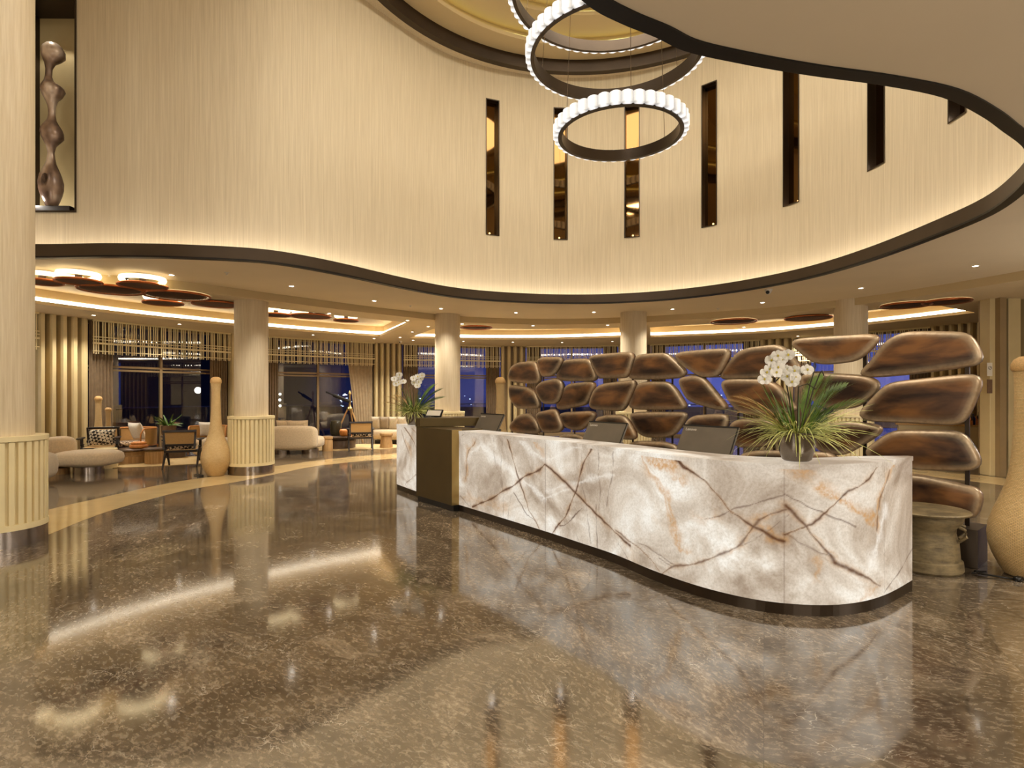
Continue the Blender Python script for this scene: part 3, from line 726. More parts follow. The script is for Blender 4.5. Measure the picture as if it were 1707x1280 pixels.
column(0, 6.05, HTOP, 'nearest pale round column rising at the left edge of the photo', X=-5.53)
column(419, 11.37, HC1, 'pale round column beside the wicker bottle vase in the lounge')
column(746, 14.3, HC1, 'pale round column standing behind the far end of the desk')
column(1056, 13.95, HC1, 'pale round column rising behind the middle of the bronze screen')
column(1418, 12.1, HC1, 'pale round column behind the orchid and the bronze screen')

# ------------------------------------------------------------------ outside
m = MB(); m.add([(-40, 12, -0.06), (40, 12, -0.06), (40, 70, -0.06), (-40, 70, -0.06)], [(0, 1, 2, 3)])
tag(m.build('ground', M['terrace']), 'dark terrace outside the windows', kind='structure')
arc = [radial(ray_circle(p), 3.6) for p in range(-60, 1560, 60)]
broot = empty('glass_balustrade', (arc[12][0], arc[12][1], 0), 0, 'glass balustrade along the dark terrace outside', 'balustrade')
m = MB(); m.strip(arc, 0.0, 1.12); m.build('glass_panel', M['glass'], broot, world=True)
m = MB(); m.tube([(p[0], p[1], 1.14) for p in arc], 0.02, 6); m.build('rail', M['steel'], broot, world=True)
# distant building / lights outside
rnd = random.Random(5)
cl = MB()
for k in range(150):
    px = rnd.choice([rnd.uniform(690, 1180), rnd.uniform(560, 620), rnd.uniform(930, 1300)]); Y = rnd.uniform(60, 90)
    X = (px - CX) / FPX * Y; z = H + rnd.uniform(-3.2, -0.2) * rnd.random() * 1.6
    s = rnd.uniform(.05, .13); cl.box((X, Y, z), (s * 2, s, s))
tag(cl.build('city_lights', M['city']), 'scattered lights of the town at night beyond the terrace', 'lights', kind='stuff')

# ------------------------------------------------------------------ ceiling fittings
downs_s = [(120, 462), (225, 469), (286, 458), (486, 476.5), (624, 501), (735, 514), (860, 521), (990, 520), (1121, 515), (1271, 504), (1435, 480), (1626, 443)]
downs_o = [(156, 525), (299, 540), (549, 522), (679, 534), (687.5, 553), (667, 562), (623.5, 564), (522, 558), (688.6, 567), (770, 539.6), (888.5, 542.5), (714, 544), (772.6, 568.5), (855, 570), (1013, 541.7), (937, 570.5), (1020.7, 569), (1240, 545), (1330, 560)]
def inside(pt, poly):
    c = False; n = len(poly)
    for i in range(n):
        (x1, y1), (x2, y2) = poly[i], poly[i - 1]
        if (y1 > pt[1]) != (y2 > pt[1]) and pt[0] < (x2 - x1) * (pt[1] - y1) / (y2 - y1) + x1: c = not c
    return c
def downlight_proto():
    r = empty('downlight'); m = MB(); m.lathe([(0.055, 0.0), (0.055, -0.008), (0.042, -0.008), (0.038, 0.0)], seg=20); m.build('trim_ring', M['white_paint'], r)
    m = MB(); m.lathe([(0.0, -0.004), (0.041, -0.004)], seg=20); m.build('lens', M['lamp'], r); return r
dp = None
def copy_tree(o, parent=None):
    c = o.copy(); COL.objects.link(c); c.parent = parent
    for ch in [x for x in kids.get(o.name, [])]: copy_tree(ch, c)
    return c
kids = {}
def reg(o):
    kids[o.name] = [c for c in bpy.data.objects if c.parent == o]
    for c in kids[o.name]: reg(c)
def put_downlight(x, y, z, lab, grp, power):
    global dp
    if dp is None: dp = downlight_proto(); reg(dp); o = dp
    else: o = copy_tree(dp)
    o.location = (x, y, z); tag(o, lab, 'downlight', grp)
    lamp('SPOT', 'downlight_beam', (x, y, z - 0.03), power, (1, .94, .83), 0.04, (0, 0, 0), spot_size=2.1, spot_blend=0.8)
for (px, py) in downs_s:
    X, Y = P(px, py, HC1)
    put_downlight(X, Y, HC1 - .001, 'small round recessed downlight glowing in the curved soffit around the opening', 'downlights in the soffit', 90)
for (px, py) in downs_o:
    X, Y = P(px, py, HC2)
    put_downlight(X, Y, HC2 - .001, 'small round recessed downlight glowing in the outer lounge ceiling', 'downlights in the outer ceiling', 150)

def disc_lamp(px, py, hw, lab, k):
    z = 3.42; X, Y = P(px, py, z)
    zt = HC1 if inside((X, Y), step_c) else (HC2 + .34 if any(inside((X, Y), t_) for t_ in trays) else HC2); r = hw / FPX * Y
    root = empty('ceiling_disc_lamp', (X, Y, z), 0, lab, 'ceiling lamp', 'woven disc lamps on the tray ceilings')
    m = MB(); m.lathe([(r - .03, 0), (r, -0.02), (r + .015, 0.0), (r, 0.02), (r - .03, 0)], seg=40); m.build('rim', M['copper'], root, smooth=True)
    m = MB()
    nn_ = 14
    for q in range(-nn_, nn_ + 1):
        d = r * q / nn_ * .98; h_ = math.sqrt(max(r * r - d * d, 0)) * .99
        if h_ > 0.02: m.box((d, 0, 0.0), (0.012, 2 * h_, 0.006)); m.box((0, d, 0.006), (2 * h_, 0.012, 0.006))
    m.build('lattice', M['lattice'], root)
    m = MB(); m.lathe([(r * .92, 0.07), (r * .96, 0.11), (r * 0.92, 0.15), (r * .88, 0.11), (r * .92, 0.07)], seg=40); hs = min(1.0, (zt - z - .02) / .17); m.v = [(a_, b_, c_ * hs) for a_, b_, c_ in m.v]; m.build('halo', M['halo'], root)
    m = MB(); m.lathe([(0, 0.01), (.05, 0.01), (.05, max(zt - z, .03)), (0, max(zt - z, .03))], seg=12); m.build('mount', M['lattice'], root)
dl = [(70, 470, 30, 'woven disc lamp half hidden behind the nearest column'), (131, 469, 33, 'dark woven disc lamp, first beyond the nearest column'), (186, 483, 48, 'large woven disc lamp with a glowing rim near the camera dome'),
      (238, 476, 36, 'copper rimmed woven disc lamp nearest the white security camera'), (295, 493, 50, 'large golden-rimmed disc lamp over the lounge armchairs'), (272, 505, 30, 'small disc lamp tucked under the large golden one'), (360, 507, 36, 'dark woven disc lamp touching the lounge column'),
      (460, 525, 24, 'small disc lamp just right of the lounge column'), (518, 527, 32, 'dark woven disc lamp over the right-hand seating group'), (577, 534, 20, 'smallest copper disc lamp near the tray corner'), (794, 546, 26, 'woven disc lamp in the middle ceiling tray'),
      (1223, 536, 36, 'leftmost disc lamp of the right tray'), (1347, 530, 36, 'copper disc lamp left of the column behind the orchid'), (1510, 509, 36, 'copper disc lamp right of the column behind the orchid'), (1578, 503, 34, 'disc lamp nearest the ribbed partition')]
for k, (a_, b_, c_, l_) in enumerate(dl): disc_lamp(a_, b_, c_, l_, k)
def cam_dome(px, py, z, lab, s=0.06):
    X, Y = P(px, py, z); r = empty('security_camera', (X, Y, z), 0, lab, 'camera')
    m = MB(); m.lathe([(0, 0), (s, 0), (s, -.03), (0, -.03)], seg=20); m.build('mount', M['white_paint'], r)
    m = MB(); m.lathe([(s * .85 * math.cos(q), -.03 - s * math.sin(q)) for q in [0, .3, .6, .9, 1.2, 1.5]], seg=20); m.build('housing', M['white_paint'], r, smooth=True)
    m = MB(); m.lathe([(0, 0), (s * .5, 0), (s * .3, .02), (0, .025)], seg=16); o = m.build('lens', M['plastic_black'], r); o.location = (-s * .5, -s * .6, -.03 - s * .5); o.rotation_euler = (PI / 2, 0, -.6)
cam_dome(219, 457, HC1, 'white ball security camera on the soffit above the armchairs', 0.085)
cam_dome(1281, 482, HC1, 'white security camera on the soffit above the orchid', 0.07)
cam_dome(668, 568, HC2, 'small security camera above the ribbed panel by the corner sofa', 0.05)
for (px, py, lab) in ((182, 457, 'left of the ball camera'), (378, 454, 'above the lounge column'), (684, 509, 'left of the desk-end column'), (1197, 514, 'above the bronze screen')):
    X, Y = P(px, py, HC1); m = MB(); m.lathe([(0, 0), (.035, 0), (.035, -.01), (.012, -.015), (.012, -.04), (0.03, -.042), (0, -.046)], (0, 0, 0), 14)
    o = m.build('fire_sprinkler', M['white_paint']); o.location = (X, Y, HC1); tag(o, 'tiny sprinkler head on the soffit, ' + lab, 'sprinkler')

# ------------------------------------------------------------------ ring chandeliers
def chandelier(X, Y, z, R, hh, n, lab):
    root = empty('ring_chandelier', (X, Y, z), 0, lab, 'chandelier', 'ring chandeliers hanging in the atrium')
    m = MB(); t_ = 0.05
    m.lathe([(R - .07, 0.0), (R - 0.015, 0.0), (R - .015, hh), (R - .07, hh), (R - .07, 0)], seg=96); m.build('band', M['dark_metal'], root, smooth=True, auto=0.5)
    rad = PI * R / n * 1.02
    g = MB(); K = 10; z0, z1 = 0.012, hh + 0.015
    prof = [(0.0, z0), (rad * .7, z0), (rad, z0 + .012), (rad, z1 - .012), (rad * .7, z1), (0, z1)]
    g.lathe(prof, seg=16)
    first = None
    for k in range(n):
        q = 2 * PI * k / n
        if first is None: o = g.build('glass_shade', M['crystal'], root, smooth=True, auto=0.6); first = o
        else: o = first.copy(); COL.objects.link(o); o.parent = root
        o.location = (R * math.cos(q), R * math.sin(q), 0); o.scale = (0.75, 1, 1); o.rotation_euler = (0, 0, q)
    for q in (0.5, 0.5 + 2 * PI / 3, 0.5 + 4 * PI / 3):
        m = MB(); m.tube([((R - .04) * math.cos(q), (R - .04) * math.sin(q), hh), ((R - .04) * .8 * math.cos(q), (R - .04) * .8 * math.sin(q), HTOP + .68 - z)], 0.004, 5)
        m.build('cable', M['steel'], root)
chandelier(1.53, 8.0, 5.25, 0.89, 0.16, 38, 'lowest and smallest ring chandelier, its whole ring showing')
chandelier(1.49, 8.1, 6.43, 1.24, 0.18, 50, 'middle ring chandelier, partly hidden by the soffit edge')
chandelier(1.50, 8.2, 7.47, 1.53, 0.18, 62, 'highest and largest ring chandelier, cut off at the top of the photo')

# ------------------------------------------------------------------ reception desk
FR = [(-1.93, 9.44), (-1.5, 8.77), (-1.1, 8.19), (-.71, 7.67), (-.155, 6.92), (.4, 6.16), (.70, 5.72), (.96, 5.33), (1.24, 4.78), (1.54, 4.36), (1.85, 4.12), (2.21, 4.04), (2.50, 4.09), (2.80, 4.24), (3.255, 4.585)]
BK = [(-1.60, 9.70), (-1.2, 9.05), (-.80, 8.45), (-.41, 7.9), (.13, 7.14), (.68, 6.39), (1.0, 5.92), (1.26, 5.52), (1.54, 5.05), (1.80, 4.70), (2.0, 4.54), (2.26, 4.47), (2.50, 4.49), (2.78, 4.58), (3.235, 4.61)]
fr = catmull(FR, 6); bk = catmull(BK, 6)
desk = empty('reception_desk', (1.0, 6.0, 0), 0, 'long curved reception desk of glowing backlit onyx on a dark skirting', 'reception desk')
Sf = arclen(fr); DZ0, DZ1 = 0.085, 1.055
nu = int(Sf[-1] / 0.0075); nv = int((DZ1 - DZ0) / 0.0075)
pts = np.array([at_s(fr, Sf, Sf[-1] * i / nu) for i in range(nu + 1)])
zz = np.linspace(DZ0, DZ1, nv + 1)
VX = np.zeros(((nu + 1) * (nv + 1), 3)); VX[:, 0] = np.repeat(pts[:, 0], nv + 1) - 1.0; VX[:, 1] = np.repeat(pts[:, 1], nv + 1) - 6.0; VX[:, 2] = np.tile(zz, nu + 1)
UU = np.repeat(np.linspace(0, Sf[-1], nu + 1), nv + 1); VV = VX[:, 2]
idx = (np.arange(nu)[:, None] * (nv + 1) + np.arange(nv)[None, :]).ravel()
quads = np.stack([idx, idx + nv + 1, idx + nv + 2, idx + 1], 1)
me = bpy.data.meshes.new('front_panel'); me.from_pydata(VX.tolist(), [], quads.tolist())
def desk_uv(px, py):
    h = ray_hits(fr, px, Sf)
    if not h: return None
    Y, X, s = h[0]; return (s, ZY(py, Y))
def mp7(l): return [(x / 4.2675 + 750, y / 4.2675 + 700) for x, y in l]
def mp6(l): return [(x / 3.368 + 1100, y / 3.368 + 680) for x, y in l]
def mp4(l): return [(x / 4.742 + 400, y / 4.742 + 640) for x, y in l]
veins = [  # polyline, half width (m), strength
 (mp7([(160,615),(250,580),(380,510),(490,435),(550,395),(640,350),(678,318)]), .013, 1), (mp7([(678,318),(740,370),(830,455),(890,520),(960,590),(1040,670),(1130,750),(1200,820),(1280,890)]), .013, 1),
 (mp7([(1180,780),(1280,860),(1360,920),(1430,990),(1490,1070)]), .008, .8), (mp7([(1280,850),(1400,900),(1500,970),(1600,1040)]), .004, .6),
 (mp7([(405,110),(430,200),(460,320),(490,430),(530,540),(560,640),(610,720),(645,800)]), .010, 1), (mp7([(1005,195),(960,300),(925,390),(895,500),(870,580),(820,690),(770,750),(720,825)]), .010, 1),
 (mp7([(455,515),(500,590),(545,670),(600,710)]), .006, .9), (mp7([(940,632),(860,710),(810,750),(780,755)]), .006, .9),
 (mp7([(310,110),(315,250),(330,330),(370,400),(380,560),(378,700)]), .005, .55), (mp7([(375,150),(362,320),(365,480)]), .004, .5), (mp7([(1055,200),(1055,400),(1075,500),(1060,640)]), .005, .6), (mp7([(1165,210),(1160,380),(1125,500),(1120,610)]), .006, .6),
 (mp7([(930,400),(960,560),(980,720),(1010,910)]), .005, .55), (mp7([(1040,600),(1040,800),(1052,930)]), .006, .7), (mp7([(75,535),(130,600),(150,620)]), .006, .8), (mp7([(890,800),(935,890)]), .004, .6), (mp7([(1200,880),(1280,1010)]), .006, .8),
 (mp7([(185,130),(170,170),(135,220),(120,300),(110,420)]), .008, .7), (mp7([(90,110),(130,85)]), .006, .8), (mp7([(440,540),(420,640),(410,700)]), .004, .5),
 (mp7([(1500,215),(1570,260),(1640,310),(1707,370)]), .011, 1), (mp6([(0,240),(60,270),(130,335),(220,385),(280,440),(340,510),(400,580),(470,630),(540,670),(610,710),(695,755)]), .010, 1),
 (mp6([(0,940),(80,895),(160,875),(300,840),(380,805),(440,770),(500,700),(560,635),(620,595),(700,565)]), .009, .8), (mp6([(700,540),(760,600),(820,670),(870,740),(930,800),(980,870),(1060,910),(1150,945),(1240,1005)]), .013, .95),
 (mp6([(1230,315),(1180,390),(1120,435),(1050,470),(990,540),(930,590),(860,645),(700,715)]), .009, .95), (mp6([(700,480),(760,510),(850,555),(920,585),(1000,620),(1100,665)]), .006, .8), (mp6([(700,485),(600,510),(500,550),(420,565),(340,600),(250,620)]), .006, .7),
 (mp6([(1290,350),(1270,420),(1240,500),(1225,600),(1215,690)]), .010, .7), (mp6([(1415,790),(1370,880),(1310,960),(1260,1040)]), .006, .75), (mp6([(710,715),(800,770),(880,810),(980,850)]), .005, .6), (mp6([(720,600),(620,690),(500,750),(420,780)]), .004, .5), (mp6([(0,850),(80,900)]), .004, .6),
 (mp4([(1290,330),(1340,400),(1375,460),(1390,500)]), .010, .9), (mp4([(1340,330),(1388,380)]), .010, .9), (mp4([(1275,360),(1300,450),(1340,560),(1352,610)]), .010, .7), (mp4([(1390,720),(1320,775),(1305,800)]), .008, .6)]
golds = [(mp7([(1360,230),(1400,350),(1480,440),(1560,560),(1580,680),(1600,800),(1620,900)]), .045, .7), (mp7([(1430,300),(1500,290),(1560,320)]), .09, .9), (mp7([(1600,400),(1650,430)]), .05, .6), (mp6([(0,290),(60,320)]), .08, .8),
 (mp6([(900,470),(980,520),(1060,570),(1150,640),(1210,600)]), .045, .85), (mp6([(1310,330),(1260,420),(1235,520),(1215,690),(1150,650)]), .035, .7), (mp6([(0,430),(40,560),(80,760),(150,800)]), .035, .6), (mp7([(170,150),(130,230),(110,420)]), .05, .6),
 (mp7([(100,540),(200,590),(400,620)]), .06, .35), (mp6([(740,330),(820,380)]), .06, .6), (mp6([(540,665),(640,720),(690,750)]), .03, .6), (mp6([(380,805),(500,700),(620,595)]), .03, .5), (mp6([(820,670),(980,870)]), .035, .5), (mp6([(870,860),(890,960)]), .03, .5), (mp6([(230,620),(300,600)]), .05, .35),
 (mp4([(1310,440),(1350,500),(1350,600)]), .06, .5), (mp7([(600,160),(670,230)]), .06, .5), (mp6([(1240,1010),(1100,1080)]), .04, .5)]
lights = [(mp7([(220,180),(350,290),(500,420),(678,560)]), .045, .9), (mp7([(500,160),(600,240),(678,290)]), .05, .8), (mp7([(678,505),(800,475),(1000,420),(1170,385)]), .03, .7), (mp7([(678,550),(800,510),(900,480)]), .02, .7), (mp7([(678,300),(800,230),(930,190)]), .04, .7),
 (mp7([(1365,240),(1410,340),(1500,420),(1560,540)]), .018, 1), (mp6([(1270,560),(1230,700),(1210,800),(1180,880)]), .05, .8), (mp7([(220,170),(150,240),(120,300)]), .03, .8)]
def field(lines, wob=0.012):
    F = np.zeros(len(UU))
    ph = UU * 9.1 + VV * 7.3
    du = wob * (np.sin(UU * 11 + VV * 9) * .7 + np.sin(UU * 27 - VV * 33 + 1.3 * np.sin(VV * 9)) * .35 + np.sin(VV * 83 + UU * 61 + 2 * np.sin(UU * 13)) * .16); dv = wob * (np.sin(VV * 13 + UU * 8) * .7 + np.sin(VV * 37 - UU * 23 + 1.7 * np.sin(UU * 7)) * .35 + np.sin(UU * 97 + VV * 31) * .14)
    U2, V2 = UU + du, VV + dv
    for (poly, hw, st) in lines:
        q = [desk_uv(x, y) for x, y in poly]; q = [c for c in q if c]
        for (a0, b0), (a1, b1) in zip(q[:-1], q[1:]):
            m_ = (U2 > min(a0, a1) - hw * 4) & (U2 < max(a0, a1) + hw * 4)
            if not m_.any(): continue
            ux, vx = U2[m_] - a0, V2[m_] - b0; dx, dy = a1 - a0, b1 - b0; L2 = dx * dx + dy * dy + 1e-9
            hwv = hw * 1.15 * (0.75 + 0.45 * np.sin(U2[m_] * 17 + V2[m_] * 23 + 2 * np.sin(U2[m_] * 5)))
            t_ = np.clip((ux * dx + vx * dy) / L2, 0, 1); d = np.hypot(ux - t_ * dx, vx - t_ * dy)
            F[m_] = np.maximum(F[m_], st * np.exp(-(d / hwv) ** 2 * 1.2))
    return F
vf_ = field(veins, .009)
for px in (909, 1308):     # seams between the slabs
    s_ = desk_uv(px, 800)[0]; vf_ = np.maximum(vf_, 0.38 * (np.abs(UU - s_) < .004))
s_ = desk_uv(1474, 800)[0]; vf_ = np.maximum(vf_, 0.18 * (np.abs(UU - s_) < .004))
for nm, arr in (('vein', vf_), ('gold', np.maximum(field(golds, .03), 0.42 * field([(p_, h_ * 2.6, s_v) for p_, h_, s_v in veins if h_ >= .008], .009))), ('lightband', field(lights, .012))):
    at = me.attributes.new(nm, 'FLOAT', 'POINT'); at.data.foreach_set('value', arr.astype(np.float32))
me.materials.append(M['onyx']); me.polygons.foreach_set('use_smooth', [True] * len(me.polygons))
fp = bpy.data.objects.new('front_panel', me); COL.objects.link(fp); fp.parent = desk; tag(fp, 'glowing backlit onyx front with brown veins')
fo = offset(fr, 0.006)
if math.hypot(fo[3][0] + 3, fo[3][1]) > math.hypot(fr[3][0] + 3, fr[3][1]): fo = offset(fr, -0.006)
# top slab
m = MB(); m.ledge(fo, bk, 1.092); m.ledge(fo, bk, 1.055); m.strip(fo, 1.055, 1.092); m.strip(bk, 1.055, 1.092)
m.add([(fo[-1][0], fo[-1][1], 1.055), (bk[-1][0], bk[-1][1], 1.055), (bk[-1][0], bk[-1][1], 1.092), (fo[-1][0], fo[-1][1], 1.092)], [(0, 1, 2, 3)])
m.add([(fo[0][0], fo[0][1], 1.055), (bk[0][0], bk[0][1], 1.055), (bk[0][0], bk[0][1], 1.092), (fo[0][0], fo[0][1], 1.092)], [(0, 1, 2, 3)])
m.build('countertop', M['onyx_top'], desk, world=True)
fi = [(p[0] + (q[0] - p[0]) * .02, p[1] + (q[1] - p[1]) * .02) for p, q in zip(fr, bk)]
m = MB(); m.strip(fi, 0, DZ0); m.ledge(fi, bk, DZ0); m.strip(bk, 0, DZ0); m.build('skirting', M['dark_metal'], desk, world=True)
m = MB(); bk2 = [(p[0] - (p[0] - q[0]) * .06, p[1] - (p[1] - q[1]) * .06) for p, q in zip(bk, fr)]
m.strip(bk2, DZ0, 1.054); m.add([(fr[0][0], fr[0][1], DZ0), (bk2[0][0], bk2[0][1], DZ0), (bk2[0][0], bk2[0][1], 1.054), (fr[0][0], fr[0][1], 1.054)], [(0, 1, 2, 3)])
m.add([(fr[-1][0], fr[-1][1], DZ0), (bk2[-1][0], bk2[-1][1], DZ0), (bk2[-1][0], bk2[-1][1], 1.054), (fr[-1][0], fr[-1][1], 1.054)], [(0, 1, 2, 3)])
m.build('back_panel', M['darkwood'], desk, world=True)
w2 = offset(bk, 0.5)
if math.hypot(w2[10][0] + 3, w2[10][1]) < math.hypot(bk[10][0] + 3, bk[10][1]): w2 = offset(bk, -0.5)
kk = int(len(bk) * .62)
m = MB(); m.ledge(bk[:kk], w2[:kk], 0.76); m.ledge(bk[:kk], w2[:kk], 0.72); m.strip(w2[:kk], 0.72, 0.76)
m.strip([w2[0], bk[0]], 0.0, .76); m.strip([w2[kk - 1], bk[kk - 1]], 0, .76)
m.build('worktop', M['darkwood'], desk, world=True)
# brass podium boxes (part of the desk)
nx, ny = .805, .593
F1, F2 = (-1.43, 8.41), (-.815, 7.62)
low = [F1, F2, (F2[0] + nx * .5, F2[1] + ny * .5), (F1[0] + nx * .5, F1[1] + ny * .5)]
m = MB(); m.prism(low, 0.085, 1.108); m.build('podium', M['podium'], desk, world=True, bevel=0.004)
side = MB(); o_ = 0.003  # separate brighter side face: light from the onyx put into its metal
A_ = (F2[0] + .593 * o_, F2[1] - .805 * o_); B_ = (A_[0] + nx * .16, A_[1] + ny * .16)
side.add([(A_[0], A_[1], .086), (B_[0], B_[1], .086), (B_[0], B_[1], 1.107), (A_[0], A_[1], 1.107)], [(0, 1, 2, 3)])
tag(side.build('podium_side_lit', M['brass'], desk, world=True), 'bright brushed brass return of the podium')  # added face; its brightness stands for light from the onyx
lowk = [(F1[0] + nx * .03, F1[1] + ny * .03), (F2[0] + nx * .03, F2[1] + ny * .03), (F2[0] + nx * .4, F2[1] + ny * .4), (F1[0] + nx * .4, F1[1] + ny * .4)]
m = MB(); m.prism(lowk, 0, 0.085); m.build('podium_skirting', M['black_metal'], desk, world=True)
m = MB(); m.prism([(-1.445, 8.425), (-1.36, 8.31), (-1.03, 8.47), (-.42, 8.62), (-.62, 9.1), (-1.12, 9.02)], 1.109, 1.235); m.build('raised_podium', M['podium'], desk, world=True, bevel=0.004)

# tablet on the podium
tb = empty('tablet_stand', (-1.21, 8.78, 1.236), -0.5, 'small tablet in a black frame leaning on the raised podium', 'tablet')
m = MB(); m.box((0, 0, .06), (.30, .02, .12), rx=-0.6); m.box((0, .05, .01), (.12, .12, .02)); m.build('frame', M['plastic_black'], tb)
m = MB(); m.box((0, -.012, .062), (.26, .004, .095), rx=-0.6); m.build('screen', M['white_paint'], tb)

# monitors
def monitor(px, top, Yc, lab):
    X = (px - CX) / FPX * Yc
    ang = math.atan2(-.805, .593)   # width direction
    r = empty('computer_monitor', (X + nx * .10, Yc + ny * .10, 0.765), ang, lab, 'monitor', 'monitors behind the reception desk')
    # local x along width, local +y = (sin..)
    yl = 1  # local +y points to (.805,.593): staff side
    zt = top - 0.765; tilt = -0.50
    m = MB(); hh = 0.36; cz = zt - hh / 2 * math.cos(tilt)
    cy = -0.02
    m.box((0, cy, cz), (0.60, 0.022, hh), rx=tilt); m.box((0, cy + 0.015, cz - .1), (0.52, 0.03, .12), rx=tilt); o = m.build('housing', M['plastic'], r, bevel=0.004)
    Mx = Matrix.Rotation(tilt, 3, 'X')
    m = MB(); m.box(tuple(Vector((0, cy, cz)) + Mx @ Vector((0, 0.013, 0))), (0.57, 0.004, hh - .03), rx=tilt); m.build('screen', M['plastic_black'], r)
    m = MB(); m.box(tuple(Vector((0, cy, cz)) + Mx @ Vector((0, -0.0125, hh / 2 - .006))), (0.60, 0.004, .014), rx=tilt); m.box(tuple(Vector((0, cy, cz)) + Mx @ Vector((0.293, -0.0125, 0))), (0.014, 0.004, hh), rx=tilt); m.build('bezel', M['plastic_black'], r)
    m = MB(); m.box((0, .10, .008), (.26, .2, .016)); m.box((0, .08, (cz - .1) / 2 + .05), (.05, .02, cz - .02)); m.build('stand', M['plastic_black'], r)
    cu = bpy.data.curves.new('logo', 'FONT'); cu.body = 'Lenovo'; cu.size = 0.042; cu.extrude = 0.0005
    tt_ = bpy.data.objects.new('logo_text', cu); COL.objects.link(tt_); me_ = bpy.data.meshes.new_from_object(tt_.evaluated_get(bpy.context.evaluated_depsgraph_get())); bpy.data.objects.remove(tt_)
    me_.materials.clear(); me_.materials.append(M['white_paint']); t_ = bpy.data.objects.new('logo', me_); COL.objects.link(t_); t_.parent = r
    t_.location = Vector((0, cy, cz)) + Mx @ Vector((-0.265, -0.0125, hh / 2 - .062)); t_.rotation_euler = (PI / 2 + tilt, 0, 0)
monitor(806, 1.30, 8.15, 'dark computer monitor next to the brass podium')
monitor(997, 1.27, 6.35, 'grey computer monitor in the middle of the desk, facing away')
monitor(1168, 1.285, 5.33, 'largest-looking grey computer monitor, next to the big orchid')

# bits on the counter by the first monitor
def P3(px, z, Y): X = (px - CX) / FPX * Y; return (X, Y, z)

# ------------------------------------------------------------------ orchids
def blade(m, base, d, L, w, droop, up, seg=7, rnd=random):
    pts = []; b = Vector(base); dirv = Vector(d)
    for k in range(seg + 1):
        t_ = k / seg
        p = b + Vector((dirv.x * L * t_, dirv.y * L * t_, up * L * t_ - droop * L * t_ * t_)); pts.append(p)
    side = Vector((-dirv.y, dirv.x, 0.25)).normalized()
    n = len(m.v)
    for k, p in enumerate(pts):
        ww = w * (0.55 + 0.9 * (k / seg)) * (1 - (k / seg) ** 2.2) + 0.0008
        m.v += [tuple(p - side * ww), tuple(p + Vector((0, 0, ww * .5))), tuple(p + side * ww)]
    for k in range(seg):
        q = n + k * 3; m.f += [(q, q + 1, q + 4, q + 3), (q + 1, q + 2, q + 5, q + 4)]
def frond(m, base, az, L, up, droop, nleaf=22, leaf=0.16, w=0.004, lean=0.0):
    dirv = Vector((math.cos(az), math.sin(az), 0)); sd = Vector((-dirv.y, dirv.x, 0))
    pts = [Vector(base) + dirv * (L * t_) + Vector((0, 0, up * L * t_ - droop * L * t_ * t_)) for t_ in [k / 12 for k in range(13)]]
    m.tube(pts, [0.004 * (1 - k / 14) for k in range(13)], 5)
    for k in range(nleaf):
        t_ = 0.25 + 0.75 * k / nleaf; i = min(int(t_ * 12), 11); p = pts[i].lerp(pts[i + 1], t_ * 12 - i)
        tan = (pts[i + 1] - pts[i]).normalized()
        for s in (-1, 1):
            ll = leaf * (0.5 + 0.8 * math.sin(PI * min(1, t_ * .9 + .05)))
            d = (tan * 0.85 + sd * s * 0.55 + Vector((0, 0, 0.12 + lean))).normalized()
            a = d.cross(Vector((0, 0, 1))).normalized(); n = len(m.v)
            p1 = p + d * ll * .5 + Vector((0, 0, -.004)); p2 = p + d * ll + Vector((0, 0, -.025))
            m.v += [tuple(p), tuple(p1 - a * w), tuple(p1 + a * w), tuple(p2)]; m.f += [(n, n + 1, n + 2), (n + 1, n + 3, n + 2)]
def flower(m, mc, c, d, s):
    d = Vector(d).normalized(); up = Vector((0, 0, 1)); r = d.cross(up).normalized(); u = r.cross(d)
    for k, (ang, l, wd) in enumerate(((0.15, 1.0, .72), (PI - .15, 1.0, .72), (PI / 2, .9, .42), (-.9, .85, .42), (-PI + .9, .85, .42))):
        ax = r * math.cos(ang) + u * math.sin(ang); bx = d.cross(ax); n = len(m.v); K = 6
        m.v.append(tuple(Vector(c)))
        for i in range(K + 1):
            q = -PI / 2 * .95 + PI * .95 * i / K
            m.v.append(tuple(Vector(c) + ax * s * l * (0.45 + .55 * math.cos(q)) + bx * s * wd * math.sin(q) * .9 + d * s * (.12 * math.cos(q * 1.5) + .02 * k)))
        for i in range(K): m.f.append((n, n + 1 + i, n + 2 + i))
    mc.lathe([(0, -.2 * s), (.16 * s, -.05 * s), (.12 * s, .15 * s), (0, .25 * s)], tuple(Vector(c) + d * s * .22), 8)
